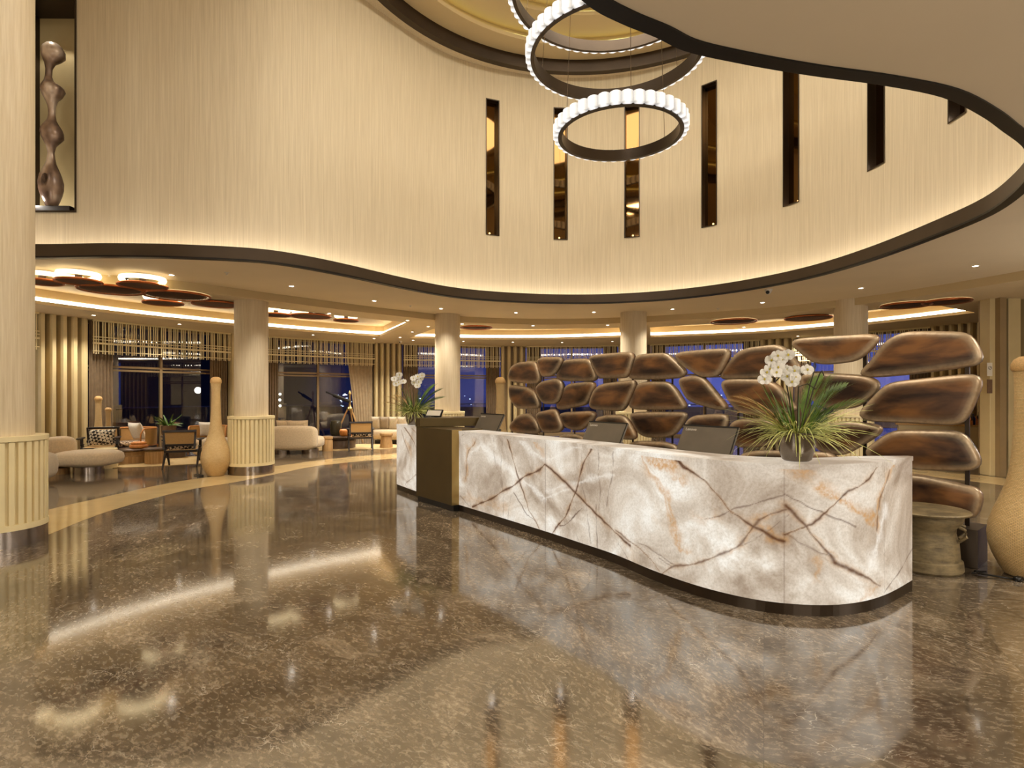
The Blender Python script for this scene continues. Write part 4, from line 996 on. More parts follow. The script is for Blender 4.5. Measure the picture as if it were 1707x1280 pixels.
def planter(X, Y, z, lab, stems, seed, sc_=1.0, light=True):
    rn = random.Random(seed); r = empty('potted_orchid', (X, Y, z), 0, lab, 'potted plant', 'orchid arrangements on the desk')
    m = MB(); m.lathe([(0.0, 0.0), (.085, 0.0), (.102, .012), (.118, .06), (.132, .13), (.138, .215), (.128, .215), (.122, .15), (.0, .15)], seg=40); m.build('pot', M['chrome_pot'], r, smooth=True, auto=0.9)
    for nm, mat, cnt, ups, Ls, drp, wd in (('variegated_leaves', M['leaf_light'], 210, (0.15, 1.0), (.20, .46), (.15, .9), .0042), ('green_leaves', M['leaf'], 120, (0.5, 2.2), (.14, .30), (.1, .6), .005)):
        m = MB()
        for k in range(cnt):
            az = rn.uniform(0, 2 * PI); up = rn.uniform(*ups); L = rn.uniform(*Ls); b = (.07 * math.cos(az), .07 * math.sin(az), .19)
            blade(m, b, (math.cos(az + rn.uniform(-.5, .5)), math.sin(az + rn.uniform(-.5, .5)), 0), L, wd * rn.uniform(.7, 1.3), rn.uniform(*drp), up)
        m.build(nm, mat, r)
    m = MB()
    for az, L, up, dr in ((PI * .93, .50, 1.0, .45), (PI * 1.05, .46, .75, .35), (PI * .85, .42, 1.2, .5)): frond(m, (0, 0, .18), az, L, up, dr, 26, .17, .0035)
    tag(m.build('palm_frond', M['leaf_dry'], r), 'straw-coloured palm frond')
    m = MB()
    for az, L, up, dr in ((0.15, .42, 1.35, .45), (-.1, .46, .9, .35), (.5, .34, 1.7, .4)): frond(m, (0, 0, .18), az, L, up, dr, 24, .19, .0055, .1)
    tag(m.build('palm_frond', M['leaf'], r), 'deep green palm frond')
    for (top, bend) in stems:
        m = MB(); tx, tz = top
        pts = [(0.02 * tx, 0, .16), (tx * .35, -.01, tz * .45), (tx * .7, -.02, tz * .8), (tx, -.03, tz), (tx + bend * .5, -.04, tz + .02), (tx + bend, -.05, tz - .02)]
        m.tube([tuple(p) for p in pts], .005, 6); m.build('orchid_stem', M['stem'], r)
    return r, rn
X, Y = PY(1328, 4.27)
orch, rn = planter(X, Y, 1.093, 'large white orchid arrangement in a satin metal pot on the near end of the desk', [((-.10, .62), -.08), ((.0, .56), .12), ((.13, .72), -.03), ((.16, .66), .02)], 11)
def blossoms(r, lst, Y, X, z, s, rn):
    for (px, py) in lst:
        m, mc = MB(), MB(); x = (px - CX) / FPX * Y - X; zz_ = ZY(py, Y) - z
        flower(m, mc, (0, 0, 0), (rn.uniform(-.5, .3), -1, rn.uniform(-.25, .35)), s)
        o = m.build('blossom', M['petal'], r, smooth=False); o.location = (x, -.05 + rn.uniform(-.06, .05), zz_)
        c = mc.build('blossom_core', M['petal_core'], o)
blossoms(orch, [(1289, 594), (1309, 592), (1301, 599), (1282, 601), (1280, 616), (1293, 613), (1302, 609), (1288, 622), (1274, 622), (1270, 633), (1314, 617), (1325, 618), (1310, 628), (1322, 630), (1316, 637), (1343, 617), (1298, 620)], Y - .04, X, 1.093, .050, rn)
X2, Y2 = -1.59, 9.12
orch2, rn = planter(X2, Y2, 1.093, 'white orchid arrangement at the far end of the desk, beside the brass podium', [((-.19, .58), .02), ((.08, .56), .10), ((.0, .60), .08)], 23)
blossoms(orch2, [(658, 632), (664, 629), (666, 638), (672, 636), (661, 640), (690, 631), (696, 628), (702, 631), (699, 637), (691, 638), (705, 626), (697, 643), (667, 625)], Y2 - .03, X2, 1.093, .055, rn)

# ------------------------------------------------------------------ bronze pebble screen
A = Vector((0.0, 10.35)); B = Vector((4.36, 5.17)); dAB = (B - A).normalized(); nrm = Vector((dAB.y, -dAB.x))  # towards the viewer/left?
if nrm.dot(-A) < 0: nrm = -nrm
def on_plane(px, py, off=0.0):
    u = (px - CX) / FPX; a = A + nrm * off
    # a + t d = (uY, Y)
    t_ = (u * a.y - a.x) / (dAB.x - u * dAB.y); Y = a.y + t_ * dAB.y
    return t_, ZY(py, Y), Y
scr = empty('pebble_screen', (A.x + dAB.x * 3.4, A.y + dAB.y * 3.4, 0), math.atan2(dAB.y, dAB.x), 'see-through screen of rounded dark bronze pebble panels on thin poles behind the desk', 'screen')
c6 = lambda l: [(x / 4.064 + 830, y / 4.064 + 540) for x, y in l]
c7 = lambda l: [(x / 3.239 + 1180, y / 3.239 + 440) for x, y in l]
c8 = lambda l: [(x / 4.0 + 1400, y / 4.0 + 740) for x, y in l]
stones = [
 c6([(65,345),(80,290),(130,262),(225,255),(250,270),(280,360),(270,400),(200,400),(90,390),(65,375)]),
 c6([(257,240),(300,228),(410,226),(432,243),(388,325),(350,352),(290,355),(275,310)]),
 c6([(435,245),(600,238),(625,260),(660,350),(650,385),(500,385),(400,380),(387,355),(410,290)]),
 c6([(608,225),(640,212),(890,190),(915,212),(875,345),(855,362),(685,366),(665,345),(620,255)]),
 c6([(930,210),(1110,198),(1150,210),(1270,320),(1250,358),(1080,372),(890,372),(875,350),(900,270)]),
 c6([(1182,215),(1230,190),(1550,166),(1565,200),(1490,345),(1430,358),(1360,355),(1250,285)]),
 c6([(65,435),(75,415),(190,430),(240,460),(275,540),(270,572),(120,572),(75,510)]),
 c6([(245,430),(290,390),(390,370),(428,400),(430,440),(400,535),(300,542),(260,480)]),
 c6([(470,405),(640,390),(647,420),(600,530),(570,550),(400,582),(385,555),(430,450)]),
 c6([(680,410),(915,380),(928,405),(850,570),(825,588),(625,575),(607,550),(635,460)]),
 c6([(960,395),(1140,392),(1190,430),(1270,560),(1260,575),(960,577),(890,570),(878,550),(910,440)]),
 c6([(1212,370),(1320,350),(1390,370),(1440,430),(1550,565),(1520,580),(1440,570),(1280,520),(1235,440)]),
 c6([(75,680),(130,620),(200,607),(240,640),(280,720),(260,740),(100,735),(72,710)]),
 c6([(243,605),(370,578),(390,590),(430,690),(415,725),(380,735),(295,733),(280,700)]),
 c6([(405,603),(630,592),(650,610),(640,640),(560,715),(510,720),(450,700),(425,660)]),
 c6([(650,640),(740,618),(840,622),(880,660),(930,760),(915,780),(840,780),(740,745),(660,690)]),
 c6([(885,600),(1270,600),(1275,620),(1190,750),(1100,768),(990,765),(930,730),(895,650)]),
 c6([(1255,680),(1310,625),(1500,612),(1555,625),(1540,690),(1500,750),(1300,740)]),
 c7([(103,900),(120,860),(170,838),(330,840),(390,900),(390,960),(300,985),(160,990),(120,960)]),
 c6([(400,770),(440,750),(530,750),(600,790),(640,850),(560,880),(430,860),(395,800)]),
 c6([(870,815),(930,797),(1100,800),(1200,825),(1225,870),(1180,920),(1000,930),(890,880)]),
 c7([(155,1035),(250,1010),(500,1015),(680,1025),(700,1070),(600,1120),(300,1130),(170,1090)]),
 c7([(55,605),(80,560),(170,460),(370,435),(430,465),(488,550),(490,595),(300,613),(70,622)]),
 c7([(437,425),(480,403),(860,380),(920,388),(912,410),(850,480),(790,520),(640,538),(560,530),(490,475)]),
 c7([(808,592),(880,520),(950,420),(1040,372),(1130,365),(1390,370),(1430,405),(1478,495),(1470,532),(1430,545),(1100,590),(900,607),(825,603)]),
 c7([(60,640),(90,625),(280,625),(370,650),(440,740),(490,785),(400,800),(200,810),(150,790),(100,730)]),
 c7([(490,600),(600,590),(850,605),(925,640),(900,700),(830,750),(780,775),(640,780),(560,740),(500,660)]),
 c7([(800,815),(860,750),(950,655),(1010,638),(1400,597),(1465,605),(1475,640),(1420,780),(1380,850),(1330,868),(1000,850),(850,845)]),
 c7([(600,875),(760,850),(920,875),(938,888),(910,925),(760,1015),(700,1032),(590,1010),(550,930)]),
 c7([(830,1015),(960,920),(1020,900),(1350,905),(1400,940),(1468,1060),(1462,1092),(1415,1115),(1100,1107),(900,1075)]),
 c8([(380,215),(500,208),(700,250),(900,298),(938,330),(935,400),(905,490),(860,492),(650,465),(450,420),(380,320)])]
def chaikin(p, n=3):
    for _ in range(n):
        q = []
        for a, b in zip(p, p[1:] + p[:1]): q += [(a[0] * .83 + b[0] * .17, a[1] * .83 + b[1] * .17), (a[0] * .17 + b[0] * .83, a[1] * .17 + b[1] * .83)]
        p = q
    return p
for si, st_ in enumerate(stones):
    off = 0.03 if si % 2 else -0.02
    pl = [on_plane(x, y, off)[:2] for x, y in st_]
    pl = chaikin(pl, 3)
    if area(pl) < 0: pl.reverse()
    # even resample
    cl_ = pl + [pl[0]]; SS = arclen(cl_); K = 56; pl = [at_s(cl_, SS, SS[-1] * i / K) for i in range(K)]
    g_ = offset(pl, -.012, True); g2_ = offset(pl, .012, True); pl = g_ if area(g_) > area(g2_) else g2_
    for _ in range(1): pl = [((pl[i - 1][0] + 2 * pl[i][0] + pl[(i + 1) % K][0]) / 4, (pl[i - 1][1] + 2 * pl[i][1] + pl[(i + 1) % K][1]) / 4) for i in range(K)]
    size = min(max(q[0] for q in pl) - min(q[0] for q in pl), max(q[1] for q in pl) - min(q[1] for q in pl))
    cx = sum(p[0] for p in pl) / K; cy = sum(p[1] for p in pl) / K
    m = MB(); edge = []
    T = 0.10
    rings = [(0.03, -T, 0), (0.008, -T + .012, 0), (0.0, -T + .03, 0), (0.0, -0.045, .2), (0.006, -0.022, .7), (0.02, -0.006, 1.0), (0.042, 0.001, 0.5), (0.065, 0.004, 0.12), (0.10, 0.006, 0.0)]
    def inset(d):
        d = min(d, size * .32); q = offset(pl, d, True)
        if abs(area(q)) > abs(area(pl)): q = offset(pl, -d, True)
        if d > .03:
            for _ in range(3): q = [((q[i - 1][0] + 2 * q[i][0] + q[(i + 1) % K][0]) / 4, (q[i - 1][1] + 2 * q[i][1] + q[(i + 1) % K][1]) / 4) for i in range(K)]
        return q
    wedge = []
    for (ins, dep, ed) in rings:
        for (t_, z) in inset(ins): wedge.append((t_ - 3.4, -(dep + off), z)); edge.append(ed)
    m.v = wedge; nr = len(rings)
    m.f = [(j * K + i, j * K + (i + 1) % K, (j + 1) * K + (i + 1) % K, (j + 1) * K + i) for j in range(nr - 1) for i in range(K)] + [tuple(range(K - 1, -1, -1))]
    cidx = len(m.v); m.v.append((cx - 3.4, -(0.008 + off), cy)); edge.append(0); m.f += [((nr - 1) * K + i, (nr - 1) * K + (i + 1) % K, cidx) for i in range(K)]
    # local frame: x along plane, -y towards viewer
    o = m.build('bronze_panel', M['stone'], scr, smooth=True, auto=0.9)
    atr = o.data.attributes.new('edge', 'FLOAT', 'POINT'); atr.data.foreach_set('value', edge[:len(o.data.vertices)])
t_end = on_plane(1612, 700)[0]
for px in (853, 905, 957, 1019, 1054, 1120, 1175, 1230, 1290, 1441, 1612):
    t_ = on_plane(px, 700, -.06)[0]; top = 2.16 if px > 1400 else 2.05
    m = MB(); m.box((t_ - 3.4, 0.075, (0.34 + top) / 2), (0.035 if px > 1400 else .02, 0.018, top - 0.34)); m.build('pole', M['dark_metal'], scr)
for (t0, t1) in ((t_end - .22, t_end + .10), (t_end - 2.6, t_end - 1.9), (0.0, 0.6), (2.4, 3.1)):
    m = MB(); m.box(((t0 + t1) / 2 - 3.4, 0.09, .175), (t1 - t0, 0.40, .35)); m.build('base', M['fascia'], scr, bevel=0.004)

# bronze drum beside the desk
dx_, dy_ = PY(1540, 5.2)
K9 = .88
dr_ = empty('bronze_drum', (dx_, dy_, 0), 0, 'weathered bronze kettle drum standing behind the right end of the desk', 'drum')
m = MB(); m.lathe([(0, 0), (.33, 0), (.345, .02), (.335, .10), (.315, .11), (.30, .28), (.275, .36), (.28, .40), (.325, .45), (.345, .50), (.345, .52), (.40, .535), (.41, .55), (.40, .56), (0, .56)], seg=56); m.build('body', M['drum'], dr_, smooth=True, auto=0.7)
m = MB()
for q in (-.35, -.95):
    c = Vector((.31 * math.cos(q), .31 * math.sin(q), .36)); m.tube([c + Vector((.0, 0, .07)), c + Vector((.05 * math.cos(q), .05 * math.sin(q), .05)), c + Vector((.06 * math.cos(q), .06 * math.sin(q), -.01)), c + Vector((0, 0, -.06))], .016, 8)
m.build('handle', M['drum'], dr_)
dr_.scale = (.86, .86, .97)

# ------------------------------------------------------------------ wicker vases
def vase(X, Y, k, lab, hk=1.0, cord=False):
    r = empty('wicker_vase', (X, Y, 0), 0, lab, 'vase', 'tall wicker bottle vases')
    R = [(0.0, 0.0), (.13, 0.0), (.15, .01), (.19, .08), (.235, .18), (.262, .28), (.268, .36), (.258, .45), (.225, .56), (.18, .68), (.14, .80), (.115, .92), (.098, 1.06), (.086, 1.25), (.080, 1.45), (.078, 1.62), (.082, 1.74), (.090, 1.80)]
    C = [(.096, 1.80), (.104, 1.82), (.102, 1.86), (.082, 1.90), (.045, 1.925), (0, 1.93)]
    m = MB(); n = 64; fine = []
    for (r0, z0), (r1, z1) in zip(R[:-1], R[1:]):
        for q in range(4): t_ = q / 4; fine.append((r0 + (r1 - r0) * t_, z0 + (z1 - z0) * t_))
    fine.append(R[-1])
    for j, (rr, z) in enumerate(fine):
        for i in range(n + 1):
            q = 2 * PI * i / n; m.v.append((rr * k * math.cos(q), rr * k * math.sin(q), z * k * hk))
    m.uv = [(i / n, z / 1.93) for (_, z) in fine for i in range(n + 1)]
    m.f = [(j * (n + 1) + i, j * (n + 1) + i + 1, (j + 1) * (n + 1) + i + 1, (j + 1) * (n + 1) + i) for j in range(len(fine) - 1) for i in range(n)]
    m.build('body', M['weave'], r, smooth=True)
    m = MB(); m.lathe([(a * k, b * k * hk) for a, b in C], seg=40); m.build('neck_cap', M['cane'], r, smooth=True)
    if cord:
        m = MB(); m.tube([(-.18, -.17, .012), (-.3, -.06, .012), (-.42, .0, .02), (-.40, .06, .02), (-.33, .03, .025), (-.45, .03, .012)], .008, 6); m.box((-.2, -.15, .02), (.07, .04, .035), .4); m.build('power_cord', M['plastic_black'], r, smooth=True)
vase(4.52, 4.96, 1.0, 'big wicker bottle vase cut off by the right edge of the photo', cord=True)
vase(*PY(360, 11.0), 1.0, 'tall wicker bottle vase beside the lounge column', cord=True)
vase(*PY(164, 13.75), 0.8, 'slim wicker vase behind the patterned-cushion armchair')
vase(*PY(180.5, 13.35), 0.66, 'shorter wicker vase between the slim one and the rattan armchair')
vase(*PY(834, 11.2), 1.0, 'wicker bottle vase left of the bronze screen')

# ------------------------------------------------------------------ lounge furniture
def cushion(m, c, w_, h_, th, rz=0, rx=0):
    n = 12; Mx = Matrix.Rotation(rz, 3, 'Z') @ Matrix.Rotation(rx, 3, 'X')
    base = len(m.v)
    for s in (1, -1):
        for j in range(n + 1):
            for i in range(n + 1):
                u, v = i / n * 2 - 1, j / n * 2 - 1
                t_ = th / 2 * max(0, (1 - u ** 4)) ** .6 * max(0, (1 - v ** 4)) ** .6
                pin = 1 - .06 * (u * u * v * v) + 0.0
                x = u * w_ / 2 * (1 - .07 * (1 - v * v) * abs(u)) ; z = v * h_ / 2 * (1 - .07 * (1 - u * u) * abs(v))
                m.v.append(tuple(Mx @ Vector((x, s * t_, z)) + Vector(c)))
    N_ = (n + 1) * (n + 1)
    for s in (0, 1):
        for j in range(n):
            for i in range(n):
                q = base + s * N_ + j * (n + 1) + i; m.f.append((q, q + 1, q + n + 2, q + n + 1))
def place_cushion(loc, w_, h_, th, rz, rx, mat, lab, grp=None):
    m = MB(); cushion(m, (0, 0, 0), w_, h_, th, 0, rx); o = m.build('cushion', mat, smooth=True); o.location = loc; o.rotation_euler = (0, 0, rz); return tag(o, lab, 'cushion', grp)
def vchair(X, Y, rz, lab, z=0.0):
    r = empty('cane_armchair', (X, Y, z), rz, lab, 'armchair', 'dark wood cane armchairs')
    # local +y = facing
    for s in (-1, 1):
        for (fy, ty) in ((.30, .06), (-.34, .0)):
            m = MB(); m.tube([(s * .32, fy, 0), (s * .32, ty, .40), (s * .32, ty + (.02 if fy > 0 else -.02), .46)], [.018, .032, .03], 6); m.build('leg', M['darkwood'], r)
        m = MB(); m.box((s * .33, .05, .50), (.05, .05, .16)); m.rbox((s * .34, .08, .60), (.09, .56, .04), .5); m.build('armrest', M['darkwood'], r)
    m = MB(); m.box((0, .26, .37), (.62, .04, .05)); m.box((0, -.24, .36), (.62, .04, .05)); m.box((-.29, 0, .365), (.04, .54, .05)); m.box((.29, 0, .365), (.04, .54, .05)); m.build('seat_frame', M['darkwood'], r, bevel=.005)
    m = MB(); m.box((0, 0.01, .385), (.56, .50, .012)); m.build('seat', M['cane'], r)
    m = MB(); lean = -.28
    for x in (-.29, .29): m.box((x, -.34, .62), (.04, .035, .42), rx=-lean * -1)
    m.box((0, -.395, .80), (.62, .035, .05), rx=lean * -1 * -1); m.box((0, -.30, .50), (.62, .035, .05)); m.build('back_frame', M['darkwood'], r, bevel=.005)
    m = MB(); m.add([(-.27, -.305, .52), (.27, -.305, .52), (.27, -.385, .78), (-.27, -.385, .78), (-.27, -.315, .52), (.27, -.315, .52), (.27, -.395, .78), (-.27, -.395, .78)], [(0, 1, 2, 3), (7, 6, 5, 4)]); m.build('backrest', M['cane'], r)
    return r
def fl(px, py): return P(px, py, 0)
cA = PY(167, 12.8); vchair(cA[0], cA[1], PI + .45, 'dark wood armchair with a zigzag cushion, facing the desk')
f = Vector((math.cos(PI / 2 + PI + .45), math.sin(PI / 2 + PI + .45)))
place_cushion((cA[0] - f.x * .17, cA[1] - f.y * .17, .60), .52, .38, .14, PI + .45, .28, M['zigzag'], 'black and cream zigzag cushion on the dark armchair')
cB = PY(305, 12.35); vchair(cB[0], cB[1], .35, 'dark wood cane-back armchair seen from behind, left of the tall wicker vase')
f = Vector((-math.sin(.35), math.cos(.35))); place_cushion((cB[0] - f.x * .12, cB[1] - f.y * .12, .46), .50, .20, .12, .35, 0.1, M['zigzag'], 'dark patterned cushion on the chair seen from behind near the vase')
cC = PY(601, 16.0); vchair(cC[0], cC[1], .30, 'dark wood cane-back armchair in the far group, beside the round dark table')
f = Vector((-math.sin(.30), math.cos(.30))); place_cushion((cC[0] - f.x * .12, cC[1] - f.y * .12, .46), .50, .20, .12, .30, 0.1, M['zigzag'], 'dark patterned cushion on the far cane chair')

def rattan_chair(X, Y, rz, lab):
    r = empty('rattan_armchair', (X, Y, 0), rz, lab, 'armchair', 'honey rattan armchairs')
    # curved shell, opening towards +y
    def shell(a0, a1, rr, z0, z1):
        m = MB(); K = 14; q = [a0 + (a1 - a0) * i / K for i in range(K + 1)]
        for (R_, zz0, zz1) in ((rr, z0, z1), (rr - .02, z0, z1)): m.strip([(R_ * math.cos(t_), R_ * .9 * math.sin(t_)) for t_ in q], zz0, zz1)
        return m
    shell(PI * .92, PI * 2.08, .46, .34, .72).build('backrest', M['cane'], r, smooth=True)
    m = MB(); q = [PI * .92 + PI * 1.16 * i / 24 for i in range(25)]
    top = [(.45 * math.cos(t_), .40 * math.sin(t_), .735) for t_ in q]
    m.tube([(top[0][0], top[0][1] + .14, .02), (top[0][0], top[0][1] + .12, .60), (top[0][0], top[0][1] + .06, .71)] + top + [(top[-1][0], top[-1][1] + .06, .71), (top[-1][0], top[-1][1] + .12, .60), (top[-1][0], top[-1][1] + .14, .02)], .02, 8)
    m.tube([(.45 * math.cos(t_), .40 * math.sin(t_), .32) for t_ in q], .018, 8)
    m.build('frame', M['rattan'], r, smooth=True)
    for (x, y) in ((-.33, -.30), (.33, -.30)):
        m = MB(); m.tube([(x, y, 0), (x * 1.0, y, .32)], .02, 8); m.build('leg', M['rattan'], r)
    m = MB(); m.rbox((0, .03, .36), (.78, .74, .14), .45); m.build('seat', M['trellis'], r, smooth=True)
    return r
cD = PY(228, 14.15); rattan_chair(cD[0], cD[1], PI - .35, 'honey rattan tub armchair with a trellis seat behind the low tables')
place_cushion((cD[0] - .02, cD[1] + .04, .66), .52, .46, .16, -.45, .35, M['cushion_white'], 'white cushion with a fringe leaning in the rattan tub chair')
cE = PY(348, 14.95); rattan_chair(cE[0], cE[1], PI + .3, 'rattan tub armchair partly hidden by the tall wicker vase')
place_cushion((cE[0] - .02, cE[1] + .05, .66), .48, .40, .14, .2, .25, M['cushion_white'], 'white cushion in the rattan chair behind the tall vase')
# low tables
def table(X, Y, rt, h, rb, hb, matt, matb, lab):
    r = empty('coffee_table', (X, Y, 0), 0, lab, 'coffee table')
    m = MB(); m.lathe([(0, h - .05), (rt - .03, h - .05), (rt, h - .03), (rt, h - .008), (rt - .01, h), (0, h)], seg=48); m.build('tabletop', matt, r, smooth=True, auto=.6)
    m = MB(); m.lathe([(0, .005), (rb, .005), (rb, hb), (rb * .8, hb + .03), (rb * .8, h - .05)], seg=36); m.build('base', matb, r, smooth=True, auto=.6)
t1 = PY(225, 13.1); table(t1[0], t1[1], .38, .33, .32, .16, M['tablewood'], M['log'], 'low round dark wood table in front of the rattan armchair')
t2 = PY(258, 12.9); table(t2[0], t2[1], .24, .36, .20, .28, M['tablewood'], M['log'], 'small round table on a log foot beside the dark chair back')
t3 = PY(290, 14.1); table(t3[0], t3[1], .29, .56, .26, .40, M['tablewood'], M['tablewood'], 'side table carrying the clay pot')
t4 = PY(568, 16.6); table(t4[0], t4[1], .52, .36, .42, .24, M['tablewood'], M['tablewood'], 'dark round coffee table of the far seating group')
m = MB(); m.rbox((0, 0, .05), (.36, .28, .10), .6); m.rbox((.0, 0, .12), (.30, .24, .08), .6); o = m.build('folded_throw', M['orangewood'], smooth=True); o.location = (t1[0] + .1, t1[1] - .02, .33); tag(o, 'stacked brown leather pouches on the low round table', 'pouch')
# potted plant
pt = empty('potted_plant', (t3[0] - .12, t3[1] - .02, .56), 0, 'leafy green plant in a brown clay pot behind the chair back', 'potted plant')
m = MB(); m.lathe([(0, 0), (.13, 0), (.16, .05), (.17, .22), (.15, .25), (.13, .24), (.0, .2)], seg=28); m.build('pot', M['terracotta'], pt, smooth=True, auto=.9)
m = MB(); rn = random.Random(3)
for k in range(34):
    az = rn.uniform(0, 2 * PI); blade(m, (.03 * math.cos(az), .03 * math.sin(az), .22), (math.cos(az), math.sin(az), 0), rn.uniform(.18, .34), .028, rn.uniform(.2, .6), rn.uniform(.4, 1.4))
m.build('foliage', M['leaf'], pt, smooth=True)
# stools
def stool(px, Y, w_, h, lab, mat=None, waist=.8):
    X = PY(px, Y)[0]; m = MB(); r = w_ / 2
    m.lathe([(0, 0), (r, 0), (r * .98, h * .1), (r * waist, h * .7), (r * .8, h * .8), (r * .98, h * .84), (r, h * .97), (r * .96, h), (0, h)], seg=28)
    o = m.build('log_stool', mat or M['log'], smooth=True, auto=.6); o.location = (X, Y, 0); tag(o, lab, 'stool', 'turned log stools')
stool(546, 15.75, .29, .40, 'pale log stool in front of the dark round table', waist=.95)
stool(644, 16.6, .38, .44, 'flared log stool in front of the far corner sofa')
stool(176, 12.15, .44, .42, 'tan drum stool half hidden behind the backless sofa end', M['tan_light'], .99)
# sofas
def sofa_left():
    X, Y = PY(138, 11.35)
    r = empty('chaise_sofa', (X, Y, 0), 0, 'beige chaise sofa with a rounded end beside the nearest column', 'sofa')
    m = MB(); m.rbox((0.08, .05, .30), (1.12, .9, .32), .55); m.build('seat', M['sofa'], r, smooth=True)
    m = MB(); m.rbox((-.58, .0, .42), (.34, .95, .62), .5); m.build('backrest', M['sofa'], r, smooth=True)
    m = MB(); m.lathe([(0, 0), (.26, 0), (.26, .14), (0, .16)], (.12, 0, 0), 32); m.build('pedestal', M['steel'], r, smooth=True, auto=.5)
    m = MB(); m.lathe([(0, 0), (.24, 0), (.24, .12), (0, .14)], (-.48, -.1, 0), 32); m.build('wooden_foot', M['log'], r, smooth=True, auto=.5)
sofa_left()
X, Y = PY(57, 10.15); r_ = empty('pouf_chair', (X, Y, 0), 0, 'cream rounded pouf chair peeking out behind the nearest column', 'chair')
m = MB(); m.rbox((0, 0, .30), (.60, .60, .50), .6); m.build('seat', M['sofa_white'], r_, smooth=True); m = MB(); m.lathe([(0, 0), (.2, 0), (.2, .08), (0, .08)], seg=24); m.build('foot', M['steel'], r_)
def sofa_back(px, Y, L, lab):
    X = PY(px, Y)[0]; r = empty('curved_sofa', (X, Y, 0), .05, lab, 'sofa')
    m = MB(); m.rbox((0, 0, .43), (L, .34, .64), .42); m.build('backrest', M['sofa'], r, smooth=True)
    m = MB(); m.rbox((0, .5, .28), (L * 1.02, 1.0, .34), .5); m.build('seat', M['sofa'], r, smooth=True)
    m = MB()
    for x in (-.35, .35): m.lathe([(0, 0), (.22, 0), (.22, .12), (0, .12)], (x * L / 1.2, .25, 0), 28)
    m.build('pedestal', M['steel'], r)
    return X
X = sofa_back(488, 14.9, 1.28, 'curved beige sofa seen from behind, right of the lounge column')
for k, (dx, w_) in enumerate(((-.33, .30), (.02, .50))): place_cushion((X + dx, 15.15, .72), w_ + .1, .34, .14, .08, .2, M['sofa'], 'beige cushion on the curved sofa seen from behind, the %s one' % ('smaller' if k == 0 else 'larger'))
X, Y = PY(667, 18.1); r_ = empty('corner_sofa', (X, Y, 0), -.15, 'light corner sofa below the ribbed panel at the far wall', 'sofa')
m = MB(); m.rbox((0, 0, .30), (1.9, .95, .34), .45); m.build('seat', M['sofa'], r_, smooth=True); m = MB(); m.rbox((0, .42, .48), (1.9, .3, .60), .45); m.build('backrest', M['sofa'], r_, smooth=True)
m = MB(); m.box((0, .05, .06), (1.5, .6, .12)); m.build('base', M['darkwood'], r_)
for k, (px, w_, nm) in enumerate(((627, .30, 'leftmost of four'), (642, .34, 'second from the left'), (657, .34, 'second from the right'), (671, .32, 'rightmost of four'))): place_cushion((PY(px, 18.0)[0], 18.0 - .02 * k, .66), w_, .44, .16, -.12 + .05 * k, .25, M['cushion_grey'] if k == 1 else M['sofa_white'], 'pillow on the far corner sofa, ' + nm, 'pillows on the corner sofa')
X, Y = PY(370, 13.7); r_ = empty('ottoman', (X, Y, 0), .1, 'taupe backless seat behind the lounge column and the tall vase', 'ottoman')
m = MB(); m.rbox((0, 0, .32), (1.25, .7, .42), .45); m.build('seat', M['sofa'], r_, smooth=True)
m = MB(); m.box((0, 0, .05), (.9, .5, .1)); m.build('base', M['darkwood'], r_)
# rugs
def rug(c, rx, ry, rz, lab):
    m = MB(); n = 48; m.prism([(rx * math.copysign(abs(math.cos(2 * PI * i / n)) ** .7, math.cos(2 * PI * i / n)), ry * math.copysign(abs(math.sin(2 * PI * i / n)) ** .7, math.sin(2 * PI * i / n))) for i in range(n)], .0, .012)
    o = m.build('rug', M['rug']); o.location = (c[0], c[1], 0.0); o.rotation_euler = (0, 0, rz); tag(o, lab, 'rug')
rug(PY(262, 13.2), 1.5, .95, .45, 'straw coloured rug under the low tables'); rug(PY(585, 16.8), 1.5, .9, .3, 'straw coloured rug under the far round table')
# things on the far table
m = MB(); m.lathe([(0, 0), (.12, 0), (.16, .06), (.17, .30), (.15, .42), (.12, .44), (.11, .42), (0, .3)], seg=28); o = m.build('smoked_vase', plain('smoked_glass', rgb(58, 54, 40), .15, var=.2), smooth=True); o.location = (t4[0] - .18, t4[1] + .1, .36); tag(o, 'dark smoked vase on the far round table', 'vase')
m = MB(); m.lathe([(0, 0), (.15, 0), (.19, .05), (.20, .14), (.17, .20), (.16, .19), (.0, .08)], seg=28); o = m.build('woven_basket', M['orangewood'], smooth=True); o.location = (t4[0] + .2, t4[1] - .12, .36); tag(o, 'orange woven basket on the far round table', 'basket')
# telescope
X, Y = PY(583, 18.5); ts = empty('telescope', (X, Y, 0), 0, 'telescope with a brass mount on a wooden tripod at the window', 'telescope')
for (dx, dy) in ((-.50, -.2), (.48, -.15), (.05, .45)):
    m = MB(); m.tube([(dx, dy, 0), (dx * .1, dy * .1, 1.12)], .028, 6); m.build('leg', M['log'], ts)
m = MB(); m.lathe([(0, 1.05), (.09, 1.05), (.10, 1.12), (.05, 1.18), (.03, 1.30), (.05, 1.34), (.03, 1.42), (.03, 1.55), (.055, 1.60), (.03, 1.66), (0, 1.72)], seg=18); m.build('mount', M['brass'], ts, smooth=True, auto=.6)
m = MB(); m.tube([(.02, -.05, 1.33), (-.50, -.1, 1.55)], [.055, .06], 14); m.tube([(-.50, -.1, 1.55), (-.74, -.12, 1.66)], [.028, .03], 10); m.build('tube', M['plastic_black'], ts, smooth=True, auto=.6)
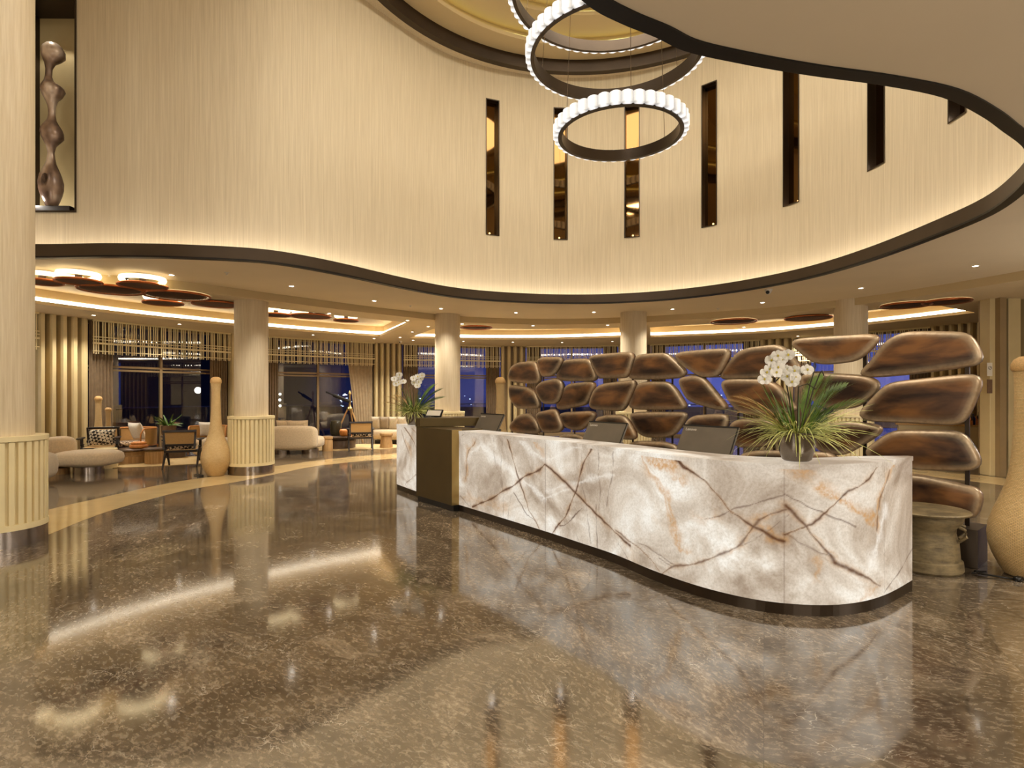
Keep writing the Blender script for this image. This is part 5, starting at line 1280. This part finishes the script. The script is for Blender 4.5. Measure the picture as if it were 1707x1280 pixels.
# globes placed beyond the glass to imitate a reflection in the window
X, Y = PY(463, 19.5); gl = empty('globe_reflection', (X, Y, 0), 0, 'cluster of small glowing globes seen through the window by the lounge column', 'lamp')  # no lamp outside: stands in for a reflection in the window
m = MB(); m.tube([(0, 0, 0), (0, 0, 1.65)], .015, 6); m.build('pole', M['dark_metal'], gl)
for (dx, z) in ((-.06, 1.62), (.08, 1.58), (-.08, 1.40), (.07, 1.38), (-.07, 1.20), (.08, 1.18)):
    m = MB(); m.lathe([(.045 * math.sin(q * PI / 8), -.045 * math.cos(q * PI / 8)) for q in range(9)], seg=14); o = m.build('globe', M['globe'], gl, smooth=True); o.location = (dx, 0, z)

# service counter behind the screen at the right
X, Y = PY(1590, 13.4); r_ = empty('service_counter', (X, Y, 0), -.55, 'tan service counter behind the right end of the bronze screen', 'counter')
m = MB(); m.box((0, 0, .42), (2.2, .5, .84)); m.build('body', M['tan'], r_, bevel=.005); m = MB(); m.box((0, 0, .86), (2.3, .56, .04)); m.build('worktop', M['cane'], r_)
for k, (px, h) in enumerate(((1622, .26), (1627, .20), (1632, .30), (1618, .16))):
    X, Y = PY(px, 13.0); m = MB(); m.lathe([(0, 0), (.04, 0), (.045, .02), (.045, h * .6), (.015, h * .78), (.015, h), (0, h)], seg=14)
    o = m.build('bottle', M['orangewood'] if k % 2 else M['darkwood'], smooth=True, auto=.7); o.location = (X, Y - .0, .88); tag(o, ['tall dark bottle, left of the pair on the counter', 'short amber bottle on the service counter', 'tallest dark bottle, at the right end of the counter', 'smallest amber bottle, at the left of the row'][k], 'bottle', 'bottles on the service counter')

# ------------------------------------------------------------------ general light
# unseen area lights added under the upper ceiling to fill the atrium
for (x, y, e_) in ((-6.5, 2.5, 30), (-2.5, 0.0, 60), (-7, -2.0, 50), (-1.0, 4.2, 130)):
    lamp('AREA', 'atrium_fill', (x, y, HTOP - .03), e_, (1, .95, .86), 1.0)
lamp('AREA', 'dome_fill', (1.4, 8.2, HTOP + .62), 200, (1, .93, .80), 3.4, shape='DISK')  # unseen fill added inside the dome to brighten the drum wall
for (x, y) in ((6.5, 4.5), (7.5, 0), (3.5, -.5), (4.5, -4.5)):
    lamp('AREA', 'soffit_fill', (x, y, HC1 - .02), 60, (1, .94, .84), 1.2)  # soft fill panels added below the soffit, out of view
# added fill points out of view, lifting the soffit and lounge
for (x, y, z, e_) in ((3.0, -1.2, 1.9, 90), (7.2, 1.2, 1.9, 110), (8.6, 6.0, 1.9, 70), (-3.5, -1.5, 1.9, 160), (-11.2, 9.6, 1.6, 55), (-7.6, 5.2, 1.7, 12)):
    lamp('POINT', 'fill_lamp', (x, y, z), e_, (1, .95, .86), 0.3)
